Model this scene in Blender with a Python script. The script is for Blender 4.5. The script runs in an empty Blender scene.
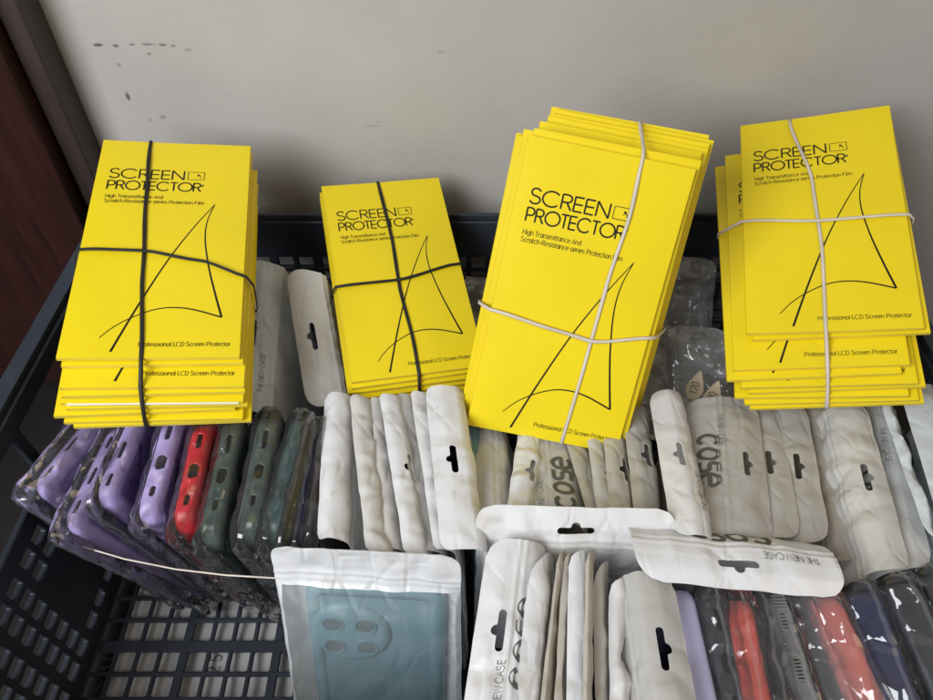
import bpy, math, random
from mathutils import Vector, Matrix, noise
random.seed(7)
S = 0.01                                   # everything below is written in centimetres
scn = bpy.context.scene
col = scn.collection
V = Vector

# ------------------------------------------------------------------ camera
TH = math.radians(47.0); FPX = 725.0; CAM = V((0, 0, 56))
Fw = V((0, math.cos(TH), -math.sin(TH))); Up = V((0, math.sin(TH), math.cos(TH))); Rt = V((1, 0, 0))
def ray(u, v):
    return Fw + Rt * ((u - 466.5) / FPX) + Up * ((350 - v) / FPX)
def P(u, v, z):                            # point of the place at height z seen at photograph pixel (u, v)
    d = ray(u, v); return CAM + d * ((z - CAM.z) / d.z)

# ------------------------------------------------------------------ tags
def tag(o, label=None, cat=None, group=None, kind=None):
    if label: o['label'] = label
    if cat: o['category'] = cat
    if group: o['group'] = group
    if kind: o['kind'] = kind
    return o
def empty(name, loc, label, cat, group=None, mat=None):
    o = bpy.data.objects.new(name, None); col.objects.link(o)
    o.empty_display_size = .01
    if mat is not None: o.matrix_world = mat
    else: o.location = V(loc) * S
    return tag(o, label, cat, group)

class MB:
    def __init__(s): s.v = []; s.f = []; s.m = []
    def add(s, vs, fs, mi=0):
        b = len(s.v); s.v += [V(p) for p in vs]
        for f in fs: s.f.append(tuple(i + b for i in f)); s.m.append(mi)
    def box(s, lo, hi, fn=None, mi=0):
        x0, y0, z0 = lo; x1, y1, z1 = hi
        p = [V(c) for c in ((x0,y0,z0),(x1,y0,z0),(x1,y1,z0),(x0,y1,z0),(x0,y0,z1),(x1,y0,z1),(x1,y1,z1),(x0,y1,z1))]
        if fn: p = [fn(q) for q in p]
        s.add(p, [(0,3,2,1),(4,5,6,7),(0,1,5,4),(1,2,6,5),(2,3,7,6),(3,0,4,7)], mi)
    def data(s, name, mats, org=V((0,0,0)), smooth=True):
        me = bpy.data.meshes.new(name)
        me.from_pydata([tuple((p - org) * S) for p in s.v], [], s.f)
        for m in (mats if isinstance(mats, (list, tuple)) else [mats]): me.materials.append(m)
        me.polygons.foreach_set('material_index', s.m)
        me.polygons.foreach_set('use_smooth', [smooth] * len(s.f))
        me.update(); return me
    def build(s, name, mats, parent=None, org=None, smooth=True):
        if org is None:
            if parent is not None: org = V(parent.get('_org', (0,0,0)))
            elif s.v:
                lo = [min(p[i] for p in s.v) for i in range(3)]; hi = [max(p[i] for p in s.v) for i in range(3)]
                org = V(((lo[0]+hi[0])/2, (lo[1]+hi[1])/2, lo[2]))
            else: org = V((0,0,0))
        o = bpy.data.objects.new(name, s.data(name, mats, org, smooth)); col.objects.link(o)
        if parent is not None: o.parent = parent
        else: o.location = org * S
        ORG[o.name] = org
        return o
ORG = {}
def child(mb, name, mats, parent, smooth=True):        # mesh in place coordinates under a parent that has only a location
    org = ORG.get(parent.name, V(parent.location) / S)
    o = bpy.data.objects.new(name, mb.data(name, mats, org, smooth)); col.objects.link(o)
    o.parent = parent; ORG[o.name] = org
    return o
def mod_solid(o, th, off=0):
    m = o.modifiers.new('thickness', 'SOLIDIFY'); m.thickness = th * S; m.offset = off
def mod_bevel(o, w, seg=2):
    m = o.modifiers.new('edge', 'BEVEL'); m.width = w * S; m.segments = seg; m.limit_method = 'ANGLE'; m.angle_limit = .7

# ------------------------------------------------------------------ materials
def newmat(name):
    m = bpy.data.materials.new(name); m.use_nodes = True
    nt = m.node_tree; nt.nodes.clear()
    return m, nt, nt.nodes.new('ShaderNodeOutputMaterial')
def bump(nt, scale, strength, dist=.001, detail=4, vec=None):
    t = nt.nodes.new('ShaderNodeTexNoise'); t.inputs['Scale'].default_value = scale; t.inputs['Detail'].default_value = detail
    c = nt.nodes.new('ShaderNodeTexCoord'); nt.links.new(c.outputs['Object'], t.inputs['Vector'])
    b = nt.nodes.new('ShaderNodeBump'); b.inputs['Strength'].default_value = strength; b.inputs['Distance'].default_value = dist
    nt.links.new(t.outputs['Fac'], b.inputs['Height']); return b, t
def plain(name, colr, rough=.5, spec=.5, nscale=40, nstr=.2, var=.12, dist=.001, trans=0, sss=0, vscale=None):
    m, nt, out = newmat(name)
    p = nt.nodes.new('ShaderNodeBsdfPrincipled')
    p.inputs['Roughness'].default_value = rough; p.inputs['Specular IOR Level'].default_value = spec
    b, t = bump(nt, nscale, nstr, dist); nt.links.new(b.outputs[0], p.inputs['Normal'])
    t2 = nt.nodes.new('ShaderNodeTexNoise'); t2.inputs['Scale'].default_value = vscale or nscale * .4; t2.inputs['Detail'].default_value = 5
    c = nt.nodes.new('ShaderNodeTexCoord'); nt.links.new(c.outputs['Object'], t2.inputs['Vector'])
    r = nt.nodes.new('ShaderNodeValToRGB')
    r.color_ramp.elements[0].position = .3; r.color_ramp.elements[1].position = .7
    r.color_ramp.elements[0].color = tuple(x * (1 - var) for x in colr) + (1,)
    r.color_ramp.elements[1].color = tuple(min(1, x * (1 + var)) for x in colr) + (1,)
    nt.links.new(t2.outputs['Fac'], r.inputs[0]); nt.links.new(r.outputs[0], p.inputs['Base Color'])
    last = p
    if trans:
        tl = nt.nodes.new('ShaderNodeBsdfTranslucent'); nt.links.new(r.outputs[0], tl.inputs[0])
        mx = nt.nodes.new('ShaderNodeMixShader'); mx.inputs[0].default_value = trans
        nt.links.new(p.outputs[0], mx.inputs[1]); nt.links.new(tl.outputs[0], mx.inputs[2]); last = mx
    nt.links.new(last.outputs[0], out.inputs[0]); return m
def crinkle(nt, prev, scale, strength, dist, stretch=(1, 1, 1), width=.10):
    """sharp crease network in the normal: borders of distorted cells"""
    c = nt.nodes.new('ShaderNodeTexCoord'); mp = nt.nodes.new('ShaderNodeMapping'); mp.inputs['Scale'].default_value = stretch
    n = nt.nodes.new('ShaderNodeTexNoise'); n.inputs['Scale'].default_value = scale * .7; n.inputs['Detail'].default_value = 2
    nt.links.new(c.outputs['Object'], mp.inputs[0]); nt.links.new(mp.outputs[0], n.inputs['Vector'])
    ad = nt.nodes.new('ShaderNodeVectorMath'); ad.operation = 'MULTIPLY_ADD'; nt.links.new(n.outputs['Color'], ad.inputs[0])
    ad.inputs[1].default_value = (.55 / scale,) * 3; nt.links.new(mp.outputs[0], ad.inputs[2])
    v = nt.nodes.new('ShaderNodeTexVoronoi'); v.feature = 'DISTANCE_TO_EDGE'; v.inputs['Scale'].default_value = scale; nt.links.new(ad.outputs[0], v.inputs['Vector'])
    mr = nt.nodes.new('ShaderNodeMapRange'); mr.inputs['From Max'].default_value = width; nt.links.new(v.outputs['Distance'], mr.inputs['Value'])
    n2 = nt.nodes.new('ShaderNodeTexNoise'); n2.inputs['Scale'].default_value = scale * .5; nt.links.new(c.outputs['Object'], n2.inputs['Vector'])
    m3 = nt.nodes.new('ShaderNodeMapRange'); m3.inputs['From Min'].default_value = .42; m3.inputs['From Max'].default_value = .62; m3.inputs['To Max'].default_value = strength
    nt.links.new(n2.outputs['Fac'], m3.inputs['Value'])
    b = nt.nodes.new('ShaderNodeBump'); b.inputs['Distance'].default_value = dist
    nt.links.new(m3.outputs[0], b.inputs['Strength']); nt.links.new(mr.outputs[0], b.inputs['Height'])
    if prev is not None: nt.links.new(prev.outputs[0], b.inputs['Normal'])
    return b
def film(name, colr, see=.35, rough=.3, trans=.3, nscale=70, nstr=.22, fold=.10):      # frosted pouch film: diffuse + translucent + a share of see-through
    m, nt, out = newmat(name)
    p = nt.nodes.new('ShaderNodeBsdfPrincipled'); p.inputs['Base Color'].default_value = (*colr, 1)
    p.inputs['Roughness'].default_value = rough; p.inputs['Specular IOR Level'].default_value = .5
    p.inputs['Coat Weight'].default_value = .35; p.inputs['Coat Roughness'].default_value = .14
    b, t = bump(nt, nscale, nstr, .001, 1)
    # long fine folds running with the pouch tops
    c2 = nt.nodes.new('ShaderNodeTexCoord'); mp = nt.nodes.new('ShaderNodeMapping'); mp.inputs['Scale'].default_value = (95, 14, 45); mp.inputs['Rotation'].default_value = (.1, .2, .12)
    n3 = nt.nodes.new('ShaderNodeTexNoise'); n3.inputs['Scale'].default_value = 1.6; n3.inputs['Detail'].default_value = 1
    nt.links.new(c2.outputs['Object'], mp.inputs[0]); nt.links.new(mp.outputs[0], n3.inputs['Vector'])
    b2 = nt.nodes.new('ShaderNodeBump'); b2.inputs['Strength'].default_value = fold; b2.inputs['Distance'].default_value = .0025
    nt.links.new(n3.outputs['Fac'], b2.inputs['Height']); nt.links.new(b.outputs[0], b2.inputs['Normal']); b3 = crinkle(nt, b2, 44, .42, .0020, (1.5, .75, .8), .13); nt.links.new(b3.outputs[0], p.inputs['Normal'])
    # faint handling stains
    n4 = nt.nodes.new('ShaderNodeTexNoise'); n4.inputs['Scale'].default_value = 26; n4.inputs['Detail'].default_value = 3; n4.inputs['Roughness'].default_value = .65
    nt.links.new(c2.outputs['Object'], n4.inputs['Vector'])
    r4 = nt.nodes.new('ShaderNodeValToRGB'); r4.color_ramp.elements[0].position = .60; r4.color_ramp.elements[1].position = .78
    r4.color_ramp.elements[0].color = (*colr, 1); r4.color_ramp.elements[1].color = (colr[0] * .66, colr[1] * .58, colr[2] * .46, 1)
    nt.links.new(n4.outputs['Fac'], r4.inputs[0]); nt.links.new(r4.outputs[0], p.inputs['Base Color'])
    tl = nt.nodes.new('ShaderNodeBsdfTranslucent'); tl.inputs[0].default_value = (*colr, 1)
    mx = nt.nodes.new('ShaderNodeMixShader'); mx.inputs[0].default_value = trans
    nt.links.new(p.outputs[0], mx.inputs[1]); nt.links.new(tl.outputs[0], mx.inputs[2])
    tr = nt.nodes.new('ShaderNodeBsdfTransparent'); tr.inputs[0].default_value = (*[min(1, .75 + .25 * c) for c in colr], 1)
    m2 = nt.nodes.new('ShaderNodeMixShader'); m2.inputs[0].default_value = see
    nt.links.new(mx.outputs[0], m2.inputs[1]); nt.links.new(tr.outputs[0], m2.inputs[2])
    nt.links.new(m2.outputs[0], out.inputs[0]); return m
def clear(name, tint=(.97, .97, .98), gl=.03, haze=.03, nscale=55, nstr=.6):      # crinkly clear wrapping
    m, nt, out = newmat(name)
    b, t = bump(nt, nscale, nstr * .5, .0012); b = crinkle(nt, b, 46, .9, .0036, (1, 1, .7), .22)
    tr = nt.nodes.new('ShaderNodeBsdfTransparent'); tr.inputs[0].default_value = (*tint, 1)
    g = nt.nodes.new('ShaderNodeBsdfGlossy'); g.inputs['Roughness'].default_value = .09; g.inputs[0].default_value = (1, 1, 1, 1)
    nt.links.new(b.outputs[0], g.inputs['Normal'])
    d = nt.nodes.new('ShaderNodeBsdfDiffuse'); d.inputs[0].default_value = (.75, .76, .78, 1)
    m0 = nt.nodes.new('ShaderNodeMixShader'); m0.inputs[0].default_value = haze
    nt.links.new(tr.outputs[0], m0.inputs[1]); nt.links.new(d.outputs[0], m0.inputs[2])
    f = nt.nodes.new('ShaderNodeFresnel'); f.inputs['IOR'].default_value = 1.42; nt.links.new(b.outputs[0], f.inputs['Normal'])
    ad = nt.nodes.new('ShaderNodeMath'); ad.operation = 'ADD'; ad.inputs[1].default_value = gl; ad.use_clamp = True
    nt.links.new(f.outputs[0], ad.inputs[0])
    m1 = nt.nodes.new('ShaderNodeMixShader'); nt.links.new(ad.outputs[0], m1.inputs[0])
    nt.links.new(m0.outputs[0], m1.inputs[1]); nt.links.new(g.outputs[0], m1.inputs[2])
    nt.links.new(m1.outputs[0], out.inputs[0]); return m

M_yel = plain('yellow_card', (.83, .64, .009), .36, .5, 9, .35, .035, .004, vscale=14)
M_edge = plain('paper_edge', (.78, .60, .06), .7, .2, 100, .1, .08)
M_liner = plain('white_liner', (.82, .80, .74), .6, .3)
M_ink = plain('black_ink', (.012, .011, .008), .5, .3, 80, .05, .1)
M_bandk = plain('black_rubber', (.018, .017, .015), .6, .4, 90, .2, .2)
M_bandw = plain('pale_rubber', (.62, .55, .47), .55, .4, 90, .2, .15)
M_white = film('white_film', (.88, .88, .89), .06, .30, .26)
M_warmw = film('warm_white_film', (.79, .77, .735), .08, .32, .28)
M_frost = film('frosted_film', (.76, .76, .76), .26, .26, .25)
M_frostw = film('warm_frosted_film', (.72, .70, .665), .27, .26, .28)
M_cool = film('cool_white_film', (.80, .85, .88), .10, .33, .25)
M_beige = film('beige_film', (.62, .57, .50), .10, .42, .3)
M_teal_front = film('clear_frosted_front', (.74, .79, .82), .85, .25, .1, 60, .3)
M_clear = clear('clear_wrap')
M_dusty = clear('dusty_clear_wrap', (.92, .90, .88), .04, .30, 45, .7)
M_cloudy = clear('cloudy_wrap', (.95, .95, .95), .03, .10, 50, .7)
M_seam = clear('clear_seam', (.95, .95, .96), .06, .09, 60, .3)
M_grey = plain('grey_ink', (.10, .105, .095), .5, .3, 60, .05, .15)
M_lgrey = plain('pale_grey_ink', (.20, .21, .21), .5, .3, 60, .05, .15)
M_crate = plain('black_plastic', (.030, .036, .050), .45, .5, 160, .25, .35, .0006, vscale=18)
M_purple = plain('purple_silicone', (.55, .44, .82), .38, .5, 120, .06, .06)
M_purple2 = film('purple_translucent', (.40, .29, .70), .25, .2, .3)
M_red = plain('red_silicone', (.62, .012, .025), .38, .5, 120, .06, .06)
M_red2 = film('red_translucent', (.50, .02, .03), .2, .2, .3)
M_green = plain('dark_green_plastic', (.04, .085, .08), .35, .5, 120, .06, .15)
M_green2 = film('green_translucent', (.12, .17, .145), .3, .2, .3)
M_olive = plain('olive_plastic', (.10, .085, .025), .35, .5, 100, .1, .3)
M_navy = plain('navy_plastic', (.018, .025, .09), .35, .5, 100, .1, .2)
M_brown = plain('brown_plastic', (.07, .045, .028), .4, .5, 90, .1, .4)
M_teal = plain('teal_silicone', (.11, .215, .25), .5, .4, 120, .05, .04)
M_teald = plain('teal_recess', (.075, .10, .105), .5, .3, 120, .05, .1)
M_lilac = plain('lilac_silicone', (.50, .50, .74), .45, .4, 120, .05, .05)
M_black = plain('charcoal_plastic', (.03, .03, .035), .38, .5, 90, .1, .3)
M_dgrey = plain('dark_grey_plastic', (.055, .055, .052), .45, .5, 90, .1, .3)
M_mgrey = plain('mid_grey_plastic', (.17, .17, .165), .4, .5, 90, .1, .2)
M_coral = plain('coral_silicone', (.55, .10, .075), .4, .5, 90, .1, .2)
M_yellow2 = plain('yellow_plastic', (.55, .40, .03), .4, .5, 90, .1, .1)
M_tag = plain('beige_tag', (.42, .33, .22), .7, .2, 90, .1, .2)
M_paper = plain('grey_paper', (.60, .585, .57), .8, .2, 60, .4, .18, vscale=9)
M_floor = plain('dark_floor', (.014, .012, .011), .6, .3, 30, .3, .3)

def wood(name, c0, c1, rough=.35):
    m, nt, out = newmat(name)
    p = nt.nodes.new('ShaderNodeBsdfPrincipled'); p.inputs['Roughness'].default_value = rough
    c = nt.nodes.new('ShaderNodeTexCoord'); mp = nt.nodes.new('ShaderNodeMapping'); mp.inputs['Scale'].default_value = (30, 30, 3)
    nt.links.new(c.outputs['Object'], mp.inputs[0])
    t = nt.nodes.new('ShaderNodeTexNoise'); t.inputs['Scale'].default_value = 4; t.inputs['Detail'].default_value = 8; t.inputs['Distortion'].default_value = .8
    nt.links.new(mp.outputs[0], t.inputs['Vector'])
    r = nt.nodes.new('ShaderNodeValToRGB'); r.color_ramp.elements[0].color = (*c0, 1); r.color_ramp.elements[1].color = (*c1, 1)
    r.color_ramp.elements[0].position = .3; r.color_ramp.elements[1].position = .7
    nt.links.new(t.outputs['Fac'], r.inputs[0]); nt.links.new(r.outputs[0], p.inputs['Base Color'])
    b = nt.nodes.new('ShaderNodeBump'); b.inputs['Strength'].default_value = .15; b.inputs['Distance'].default_value = .001
    nt.links.new(t.outputs['Fac'], b.inputs['Height']); nt.links.new(b.outputs[0], p.inputs['Normal'])
    nt.links.new(p.outputs[0], out.inputs[0]); return m
M_wood = wood('red_brown_wood', (.020, .0065, .005), (.040, .012, .009))
M_frame = wood('grey_brown_wood', (.030, .019, .016), (.048, .031, .027), .5)

YW = 53.0                                   # the painted wall
def wall_material():
    m, nt, out = newmat('painted_wall')
    p = nt.nodes.new('ShaderNodeBsdfPrincipled'); p.inputs['Roughness'].default_value = .42; p.inputs['Specular IOR Level'].default_value = .4
    b, t = bump(nt, 130, .22, .0012, 3); nt.links.new(b.outputs[0], p.inputs['Normal'])
    c = nt.nodes.new('ShaderNodeTexCoord')
    n = nt.nodes.new('ShaderNodeTexNoise'); n.inputs['Scale'].default_value = 5; n.inputs['Detail'].default_value = 6
    nt.links.new(c.outputs['Object'], n.inputs['Vector'])
    r = nt.nodes.new('ShaderNodeValToRGB')
    r.color_ramp.elements[0].color = (.425, .40, .375, 1); r.color_ramp.elements[1].color = (.485, .462, .437, 1)
    r.color_ramp.elements[0].position = .35; r.color_ramp.elements[1].position = .65
    nt.links.new(n.outputs['Fac'], r.inputs[0])
    prev = r.outputs[0]
    # scuffs: small dark marks on the paint, each at its own place
    marks = [(98,45,.50,.16,.8),(116,46,.30,.15,.7),(132,44.5,.28,.12,.6),(148,44.5,.75,.10,.6),(163,45,.4,.14,.7),(173,46,.25,.13,.5),(188,50,.35,.12,.35),
             (149,54,.2,.14,.5),(128,97,.22,.42,.8),(119,65,.2,.2,.35),(162,117,.35,.25,.35),(441,52,.4,.16,.22),(372,126,.9,.12,.22),(378,122,.5,.1,.2),(150,120,.2,.2,.3)]
    for (u, v, a, bb, k) in marks:
        d = ray(u, v); q = CAM + d * (YW / d.y)
        s = nt.nodes.new('ShaderNodeVectorMath'); s.operation = 'SUBTRACT'; nt.links.new(c.outputs['Object'], s.inputs[0])
        s.inputs[1].default_value = (q.x * S, YW * S, q.z * S)
        w = nt.nodes.new('ShaderNodeVectorMath'); w.operation = 'MULTIPLY'; nt.links.new(s.outputs[0], w.inputs[0])
        w.inputs[1].default_value = (1 / (a * S), 0, 1 / (bb * S))
        le = nt.nodes.new('ShaderNodeVectorMath'); le.operation = 'LENGTH'; nt.links.new(w.outputs[0], le.inputs[0])
        n2 = nt.nodes.new('ShaderNodeMath'); n2.operation = 'MULTIPLY_ADD'; nt.links.new(t.outputs['Fac'], n2.inputs[0]); n2.inputs[1].default_value = 1.1
        nt.links.new(le.outputs['Value'], n2.inputs[2])
        mr = nt.nodes.new('ShaderNodeMapRange'); mr.inputs['From Min'].default_value = 1.0; mr.inputs['From Max'].default_value = 1.5
        mr.inputs['To Min'].default_value = k; mr.inputs['To Max'].default_value = 0
        nt.links.new(n2.outputs[0], mr.inputs['Value'])
        mx = nt.nodes.new('ShaderNodeMix'); mx.data_type = 'RGBA'; nt.links.new(mr.outputs[0], mx.inputs['Factor'])
        nt.links.new(prev, mx.inputs[6]); mx.inputs[7].default_value = (.06, .055, .05, 1); prev = mx.outputs[2]
    nt.links.new(prev, p.inputs['Base Color'])
    nt.links.new(p.outputs[0], out.inputs[0]); return m

# ------------------------------------------------------------------ the setting
def struct(o): o['kind'] = 'structure'; return o
mb = MB(); mb.box((-140, YW, -25), (150, YW + 8, 190)); struct(mb.build('wall', wall_material(), org=V((0,0,0)), smooth=False))
mb = MB(); mb.box((-140, -160, -8), (150, YW, -1.6)); struct(mb.build('floor', M_floor, smooth=False))

XL = -30.15                                   # wooden door and its frame on the left
mb = MB(); mb.box((XL - 1.6, YW - 2.9, -1.5), (XL, YW - .02, 185))
fr = mb.build('door_frame', M_frame, smooth=False); mod_bevel(fr, .15)
tag(fr, 'narrow grey brown wooden upright standing between red brown door and pale wall', 'door frame')
mb = MB(); mb.box((-110, YW - 4.4, -1.0), (XL - 1.75, YW - .6, 180))
dr = mb.build('wooden_door', M_wood, smooth=False); mod_bevel(dr, .2)
tag(dr, 'dark red brown wooden door at the left behind the crate', 'door')

# ------------------------------------------------------------------ crate
def plate(mb, x0, x1, y0, y1, th, holes, fn):
    """flat plate with rectangular holes, (x, y) in its plane, thickness th; fn maps (x, y, h) into the place"""
    xs = sorted({x0, x1, *[min(max(h[i], x0), x1) for h in holes for i in (0, 1)]})
    ys = sorted({y0, y1, *[min(max(h[i], y0), y1) for h in holes for i in (2, 3)]})
    def cl(a):
        r = [a[0]]
        for q in a[1:]:
            if q - r[-1] > 1e-4: r.append(q)
        return r
    xs = cl(xs); ys = cl(ys)
    def hole(i, j):
        if i < 0 or j < 0 or i >= len(xs) - 1 or j >= len(ys) - 1: return True
        cx = (xs[i] + xs[i+1]) / 2; cy = (ys[j] + ys[j+1]) / 2
        return any(h[0] < cx < h[1] and h[2] < cy < h[3] for h in holes)
    idx = {}
    def vid(i, j, k):
        if (i, j, k) not in idx:
            idx[(i, j, k)] = len(mb.v); mb.v.append(V(fn(xs[i], ys[j], th * k)))
        return idx[(i, j, k)]
    def q(*a): mb.f.append(tuple(vid(*c) for c in a)); mb.m.append(0)
    for i in range(len(xs) - 1):
        for j in range(len(ys) - 1):
            if hole(i, j): continue
            q((i,j,1),(i+1,j,1),(i+1,j+1,1),(i,j+1,1)); q((i,j,0),(i,j+1,0),(i+1,j+1,0),(i+1,j,0))
            if hole(i-1, j): q((i,j,0),(i,j,1),(i,j+1,1),(i,j+1,0))
            if hole(i+1, j): q((i+1,j,0),(i+1,j+1,0),(i+1,j+1,1),(i+1,j,1))
            if hole(i, j-1): q((i,j,0),(i+1,j,0),(i+1,j,1),(i,j,1))
            if hole(i, j+1): q((i,j+1,0),(i,j+1,1),(i+1,j+1,1),(i+1,j+1,0))
CX0, CX1, CY0, CY1, CH = -29.6, 31.8, 8.5, 49.0, 19.4
crate = empty('plastic_crate', ((CX0+CX1)/2, (CY0+CY1)/2, 0), 'black slotted plastic crate holding all the cases and yellow packets', 'crate')
mb = MB()
holes = []
nx = 0; x = CX0 + 1.6
while x < CX1 - 2.2:
    y = CY0 + 1.4; ny = 0
    while y < CY1 - 2.2:
        holes.append((x, x + 1.32, y, y + 1.44)); y += 1.78 + (.5 if ny % 3 == 2 else 0); ny += 1
    x += 1.66 + (.35 if nx % 4 == 3 else 0); nx += 1
plate(mb, CX0 + .3, CX1 - .3, CY0 + .3, CY1 - .3, .3, holes, lambda x, y, h: (x, y, h))
o = child(mb, 'base_grid', M_crate, crate, False); mod_bevel(o, .08, 1)
def wall_holes(a0, a1, opens, solids):
    hs = list(opens); a = a0 + 2.0; n = 0
    while a < a1 - 2:
        z = 1.6; k = 0
        while z < 16.2:
            r = (a, a + 1.28, z, z + 1.08)
            if not any(r[0] < s[1] and r[1] > s[0] and r[2] < s[3] and r[3] > s[2] for s in list(opens) + list(solids)): hs.append(r)
            z += 1.62
        a += 1.72 + (.32 if n % 2 else 0); n += 1
    return hs
side_open = [(19.4, 27.5, 13.9, 18.0), (28.4, 38.0, 13.9, 18.0)]
side_solid = [(22.5, 27.4, 2.8, 8.8), (18.5, 38.6, 12.7, 18.6)]
for xx, sg in ((CX0, 1), (CX1, -1)):
    mb = MB(); plate(mb, CY0, CY1, .52, CH, .45, wall_holes(CY0, CY1, side_open, side_solid), lambda a, z, h, xx=xx, sg=sg: (xx + sg * (.45 + (CH - z) * .055 - h), a, z))
    o = child(mb, 'side_panel', M_crate, crate, False); mod_bevel(o, .07, 1)
for yy, sg in ((CY1, -1), (CY0, 1)):
    mb = MB(); plate(mb, CX0 + .5, CX1 - .5, .52, CH, .45, wall_holes(CX0, CX1, [], [(CX0, CX1, 16.6, 20)]), lambda a, z, h, yy=yy, sg=sg: (a, yy + sg * (.45 - h), z))
    o = child(mb, 'end_panel', M_crate, crate, False); mod_bevel(o, .07, 1)
mb = MB()
plate(mb, CX0 - 1.0, CX1 + 1.0, CY0 - 1.0, CY1 + .15, .5, [(CX0 + .2, CX1 - .2, CY0 + .2, CY1 - .2)], lambda x, y, h: (x, y, CH + .05 + h))
o = child(mb, 'rim', M_crate, crate, False); mod_bevel(o, .1, 2)
# ------------------------------------------------------------------ lettering
def arc(cx, cy, rx, ry, a0, a1, n=18):
    return [(cx + rx * math.cos(math.radians(a0 + (a1 - a0) * i / n)), cy + ry * math.sin(math.radians(a0 + (a1 - a0) * i / n))) for i in range(n + 1)]
def glyph(ch):                             # monoline capitals, height 1; returns (advance, strokes)
    if ch == 'S': return .66, [arc(.31, .755, .235, .245, 20, 262, 16) + arc(.31, .255, .265, .255, 82, -160, 16)[0:]]
    if ch == 'C': return .98, [arc(.5, .5, .47, .5, 42, 318, 26)]
    if ch == 'R': return .66, [[(.06, 0), (.06, 1)], [(.06, .985), (.32, .985)] + arc(.32, .735, .24, .25, 90, -90, 12) + [(.06, .485)], [(.33, .485), (.60, 0)]]
    if ch == 'P': return .64, [[(.06, 0), (.06, 1)], [(.06, .985), (.32, .985)] + arc(.32, .715, .25, .27, 90, -90, 12) + [(.06, .445)]]
    if ch == 'E': return .60, [[(.06, 0), (.06, 1)], [(.06, .97), (.52, .97)], [(.06, .5), (.5, .5)], [(.06, .03), (.52, .03)]]
    if ch == 'N': return .80, [[(.06, 0), (.06, 1)], [(.06, 1), (.72, 0)], [(.72, 0), (.72, 1)]]
    if ch == 'O': return 1.10, [arc(.55, .5, .5, .5, 0, 360, 32)]
    if ch == 'T': return .56, [[(.27, 0), (.27, 1)], [(.0, .97), (.54, .97)]]
    if ch == 'c': return 1.12, [arc(.5, .5, .44, .44, 40, 320, 22)]
    if ch == 'o': return 1.16, [arc(.54, .5, .45, .44, 0, 360, 28)]
    if ch == 's': return .92, [[(.78, .93), (.4, .94)] + arc(.34, .72, .22, .22, 90, 270, 10) + [(.5, .5)] + arc(.55, .28, .22, .22, 90, -90, 10) + [(.1, .06)]]
    if ch == 'e': return 1.1, [[(.06, .5), (.93, .5)] + arc(.5, .5, .44, .44, 0, 318, 24)]
def ribbon(pts, w0, w1=None, mid=None):
    w1 = w0 if w1 is None else w1
    vs = []; n = len(pts)
    for i, p in enumerate(pts):
        a = V(pts[max(i-1, 0)]).to_2d(); b = V(pts[min(i+1, n-1)]).to_2d(); d = (b - a)
        d = d.normalized() if d.length > 1e-9 else V((1, 0)); nn = V((-d.y, d.x))
        t = i / max(n - 1, 1); w = w0 + (w1 - w0) * t
        if mid is not None: w = w0 + (mid - w0) * math.sin(math.pi * t) if w0 == w1 else w
        q = V(p).to_2d(); vs += [q + nn * w / 2, q - nn * w / 2]
    return [V((v.x, v.y, 0)) for v in vs], [(2*i, 2*i+1, 2*i+3, 2*i+2) for i in range(n - 1)]
def word(txt, x, ybase, width, height, sw):           # strokes of a word in plane coordinates
    adv = [glyph(c) for c in txt]; tot = sum(a for a, _ in adv); k = width / tot; out = []
    for a, strokes in adv:
        for st in strokes:
            dense = []
            for (p, q) in zip(st[:-1], st[1:]):
                m = 3 if len(st) < 4 else 1
                dense += [(p[0] + (q[0]-p[0]) * i / m, p[1] + (q[1]-p[1]) * i / m) for i in range(m)]
            dense.append(st[-1])
            out.append(ribbon([(x + p[0] * k, ybase + p[1] * height) for p in dense], sw))
        x += a * k
    return out

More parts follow.
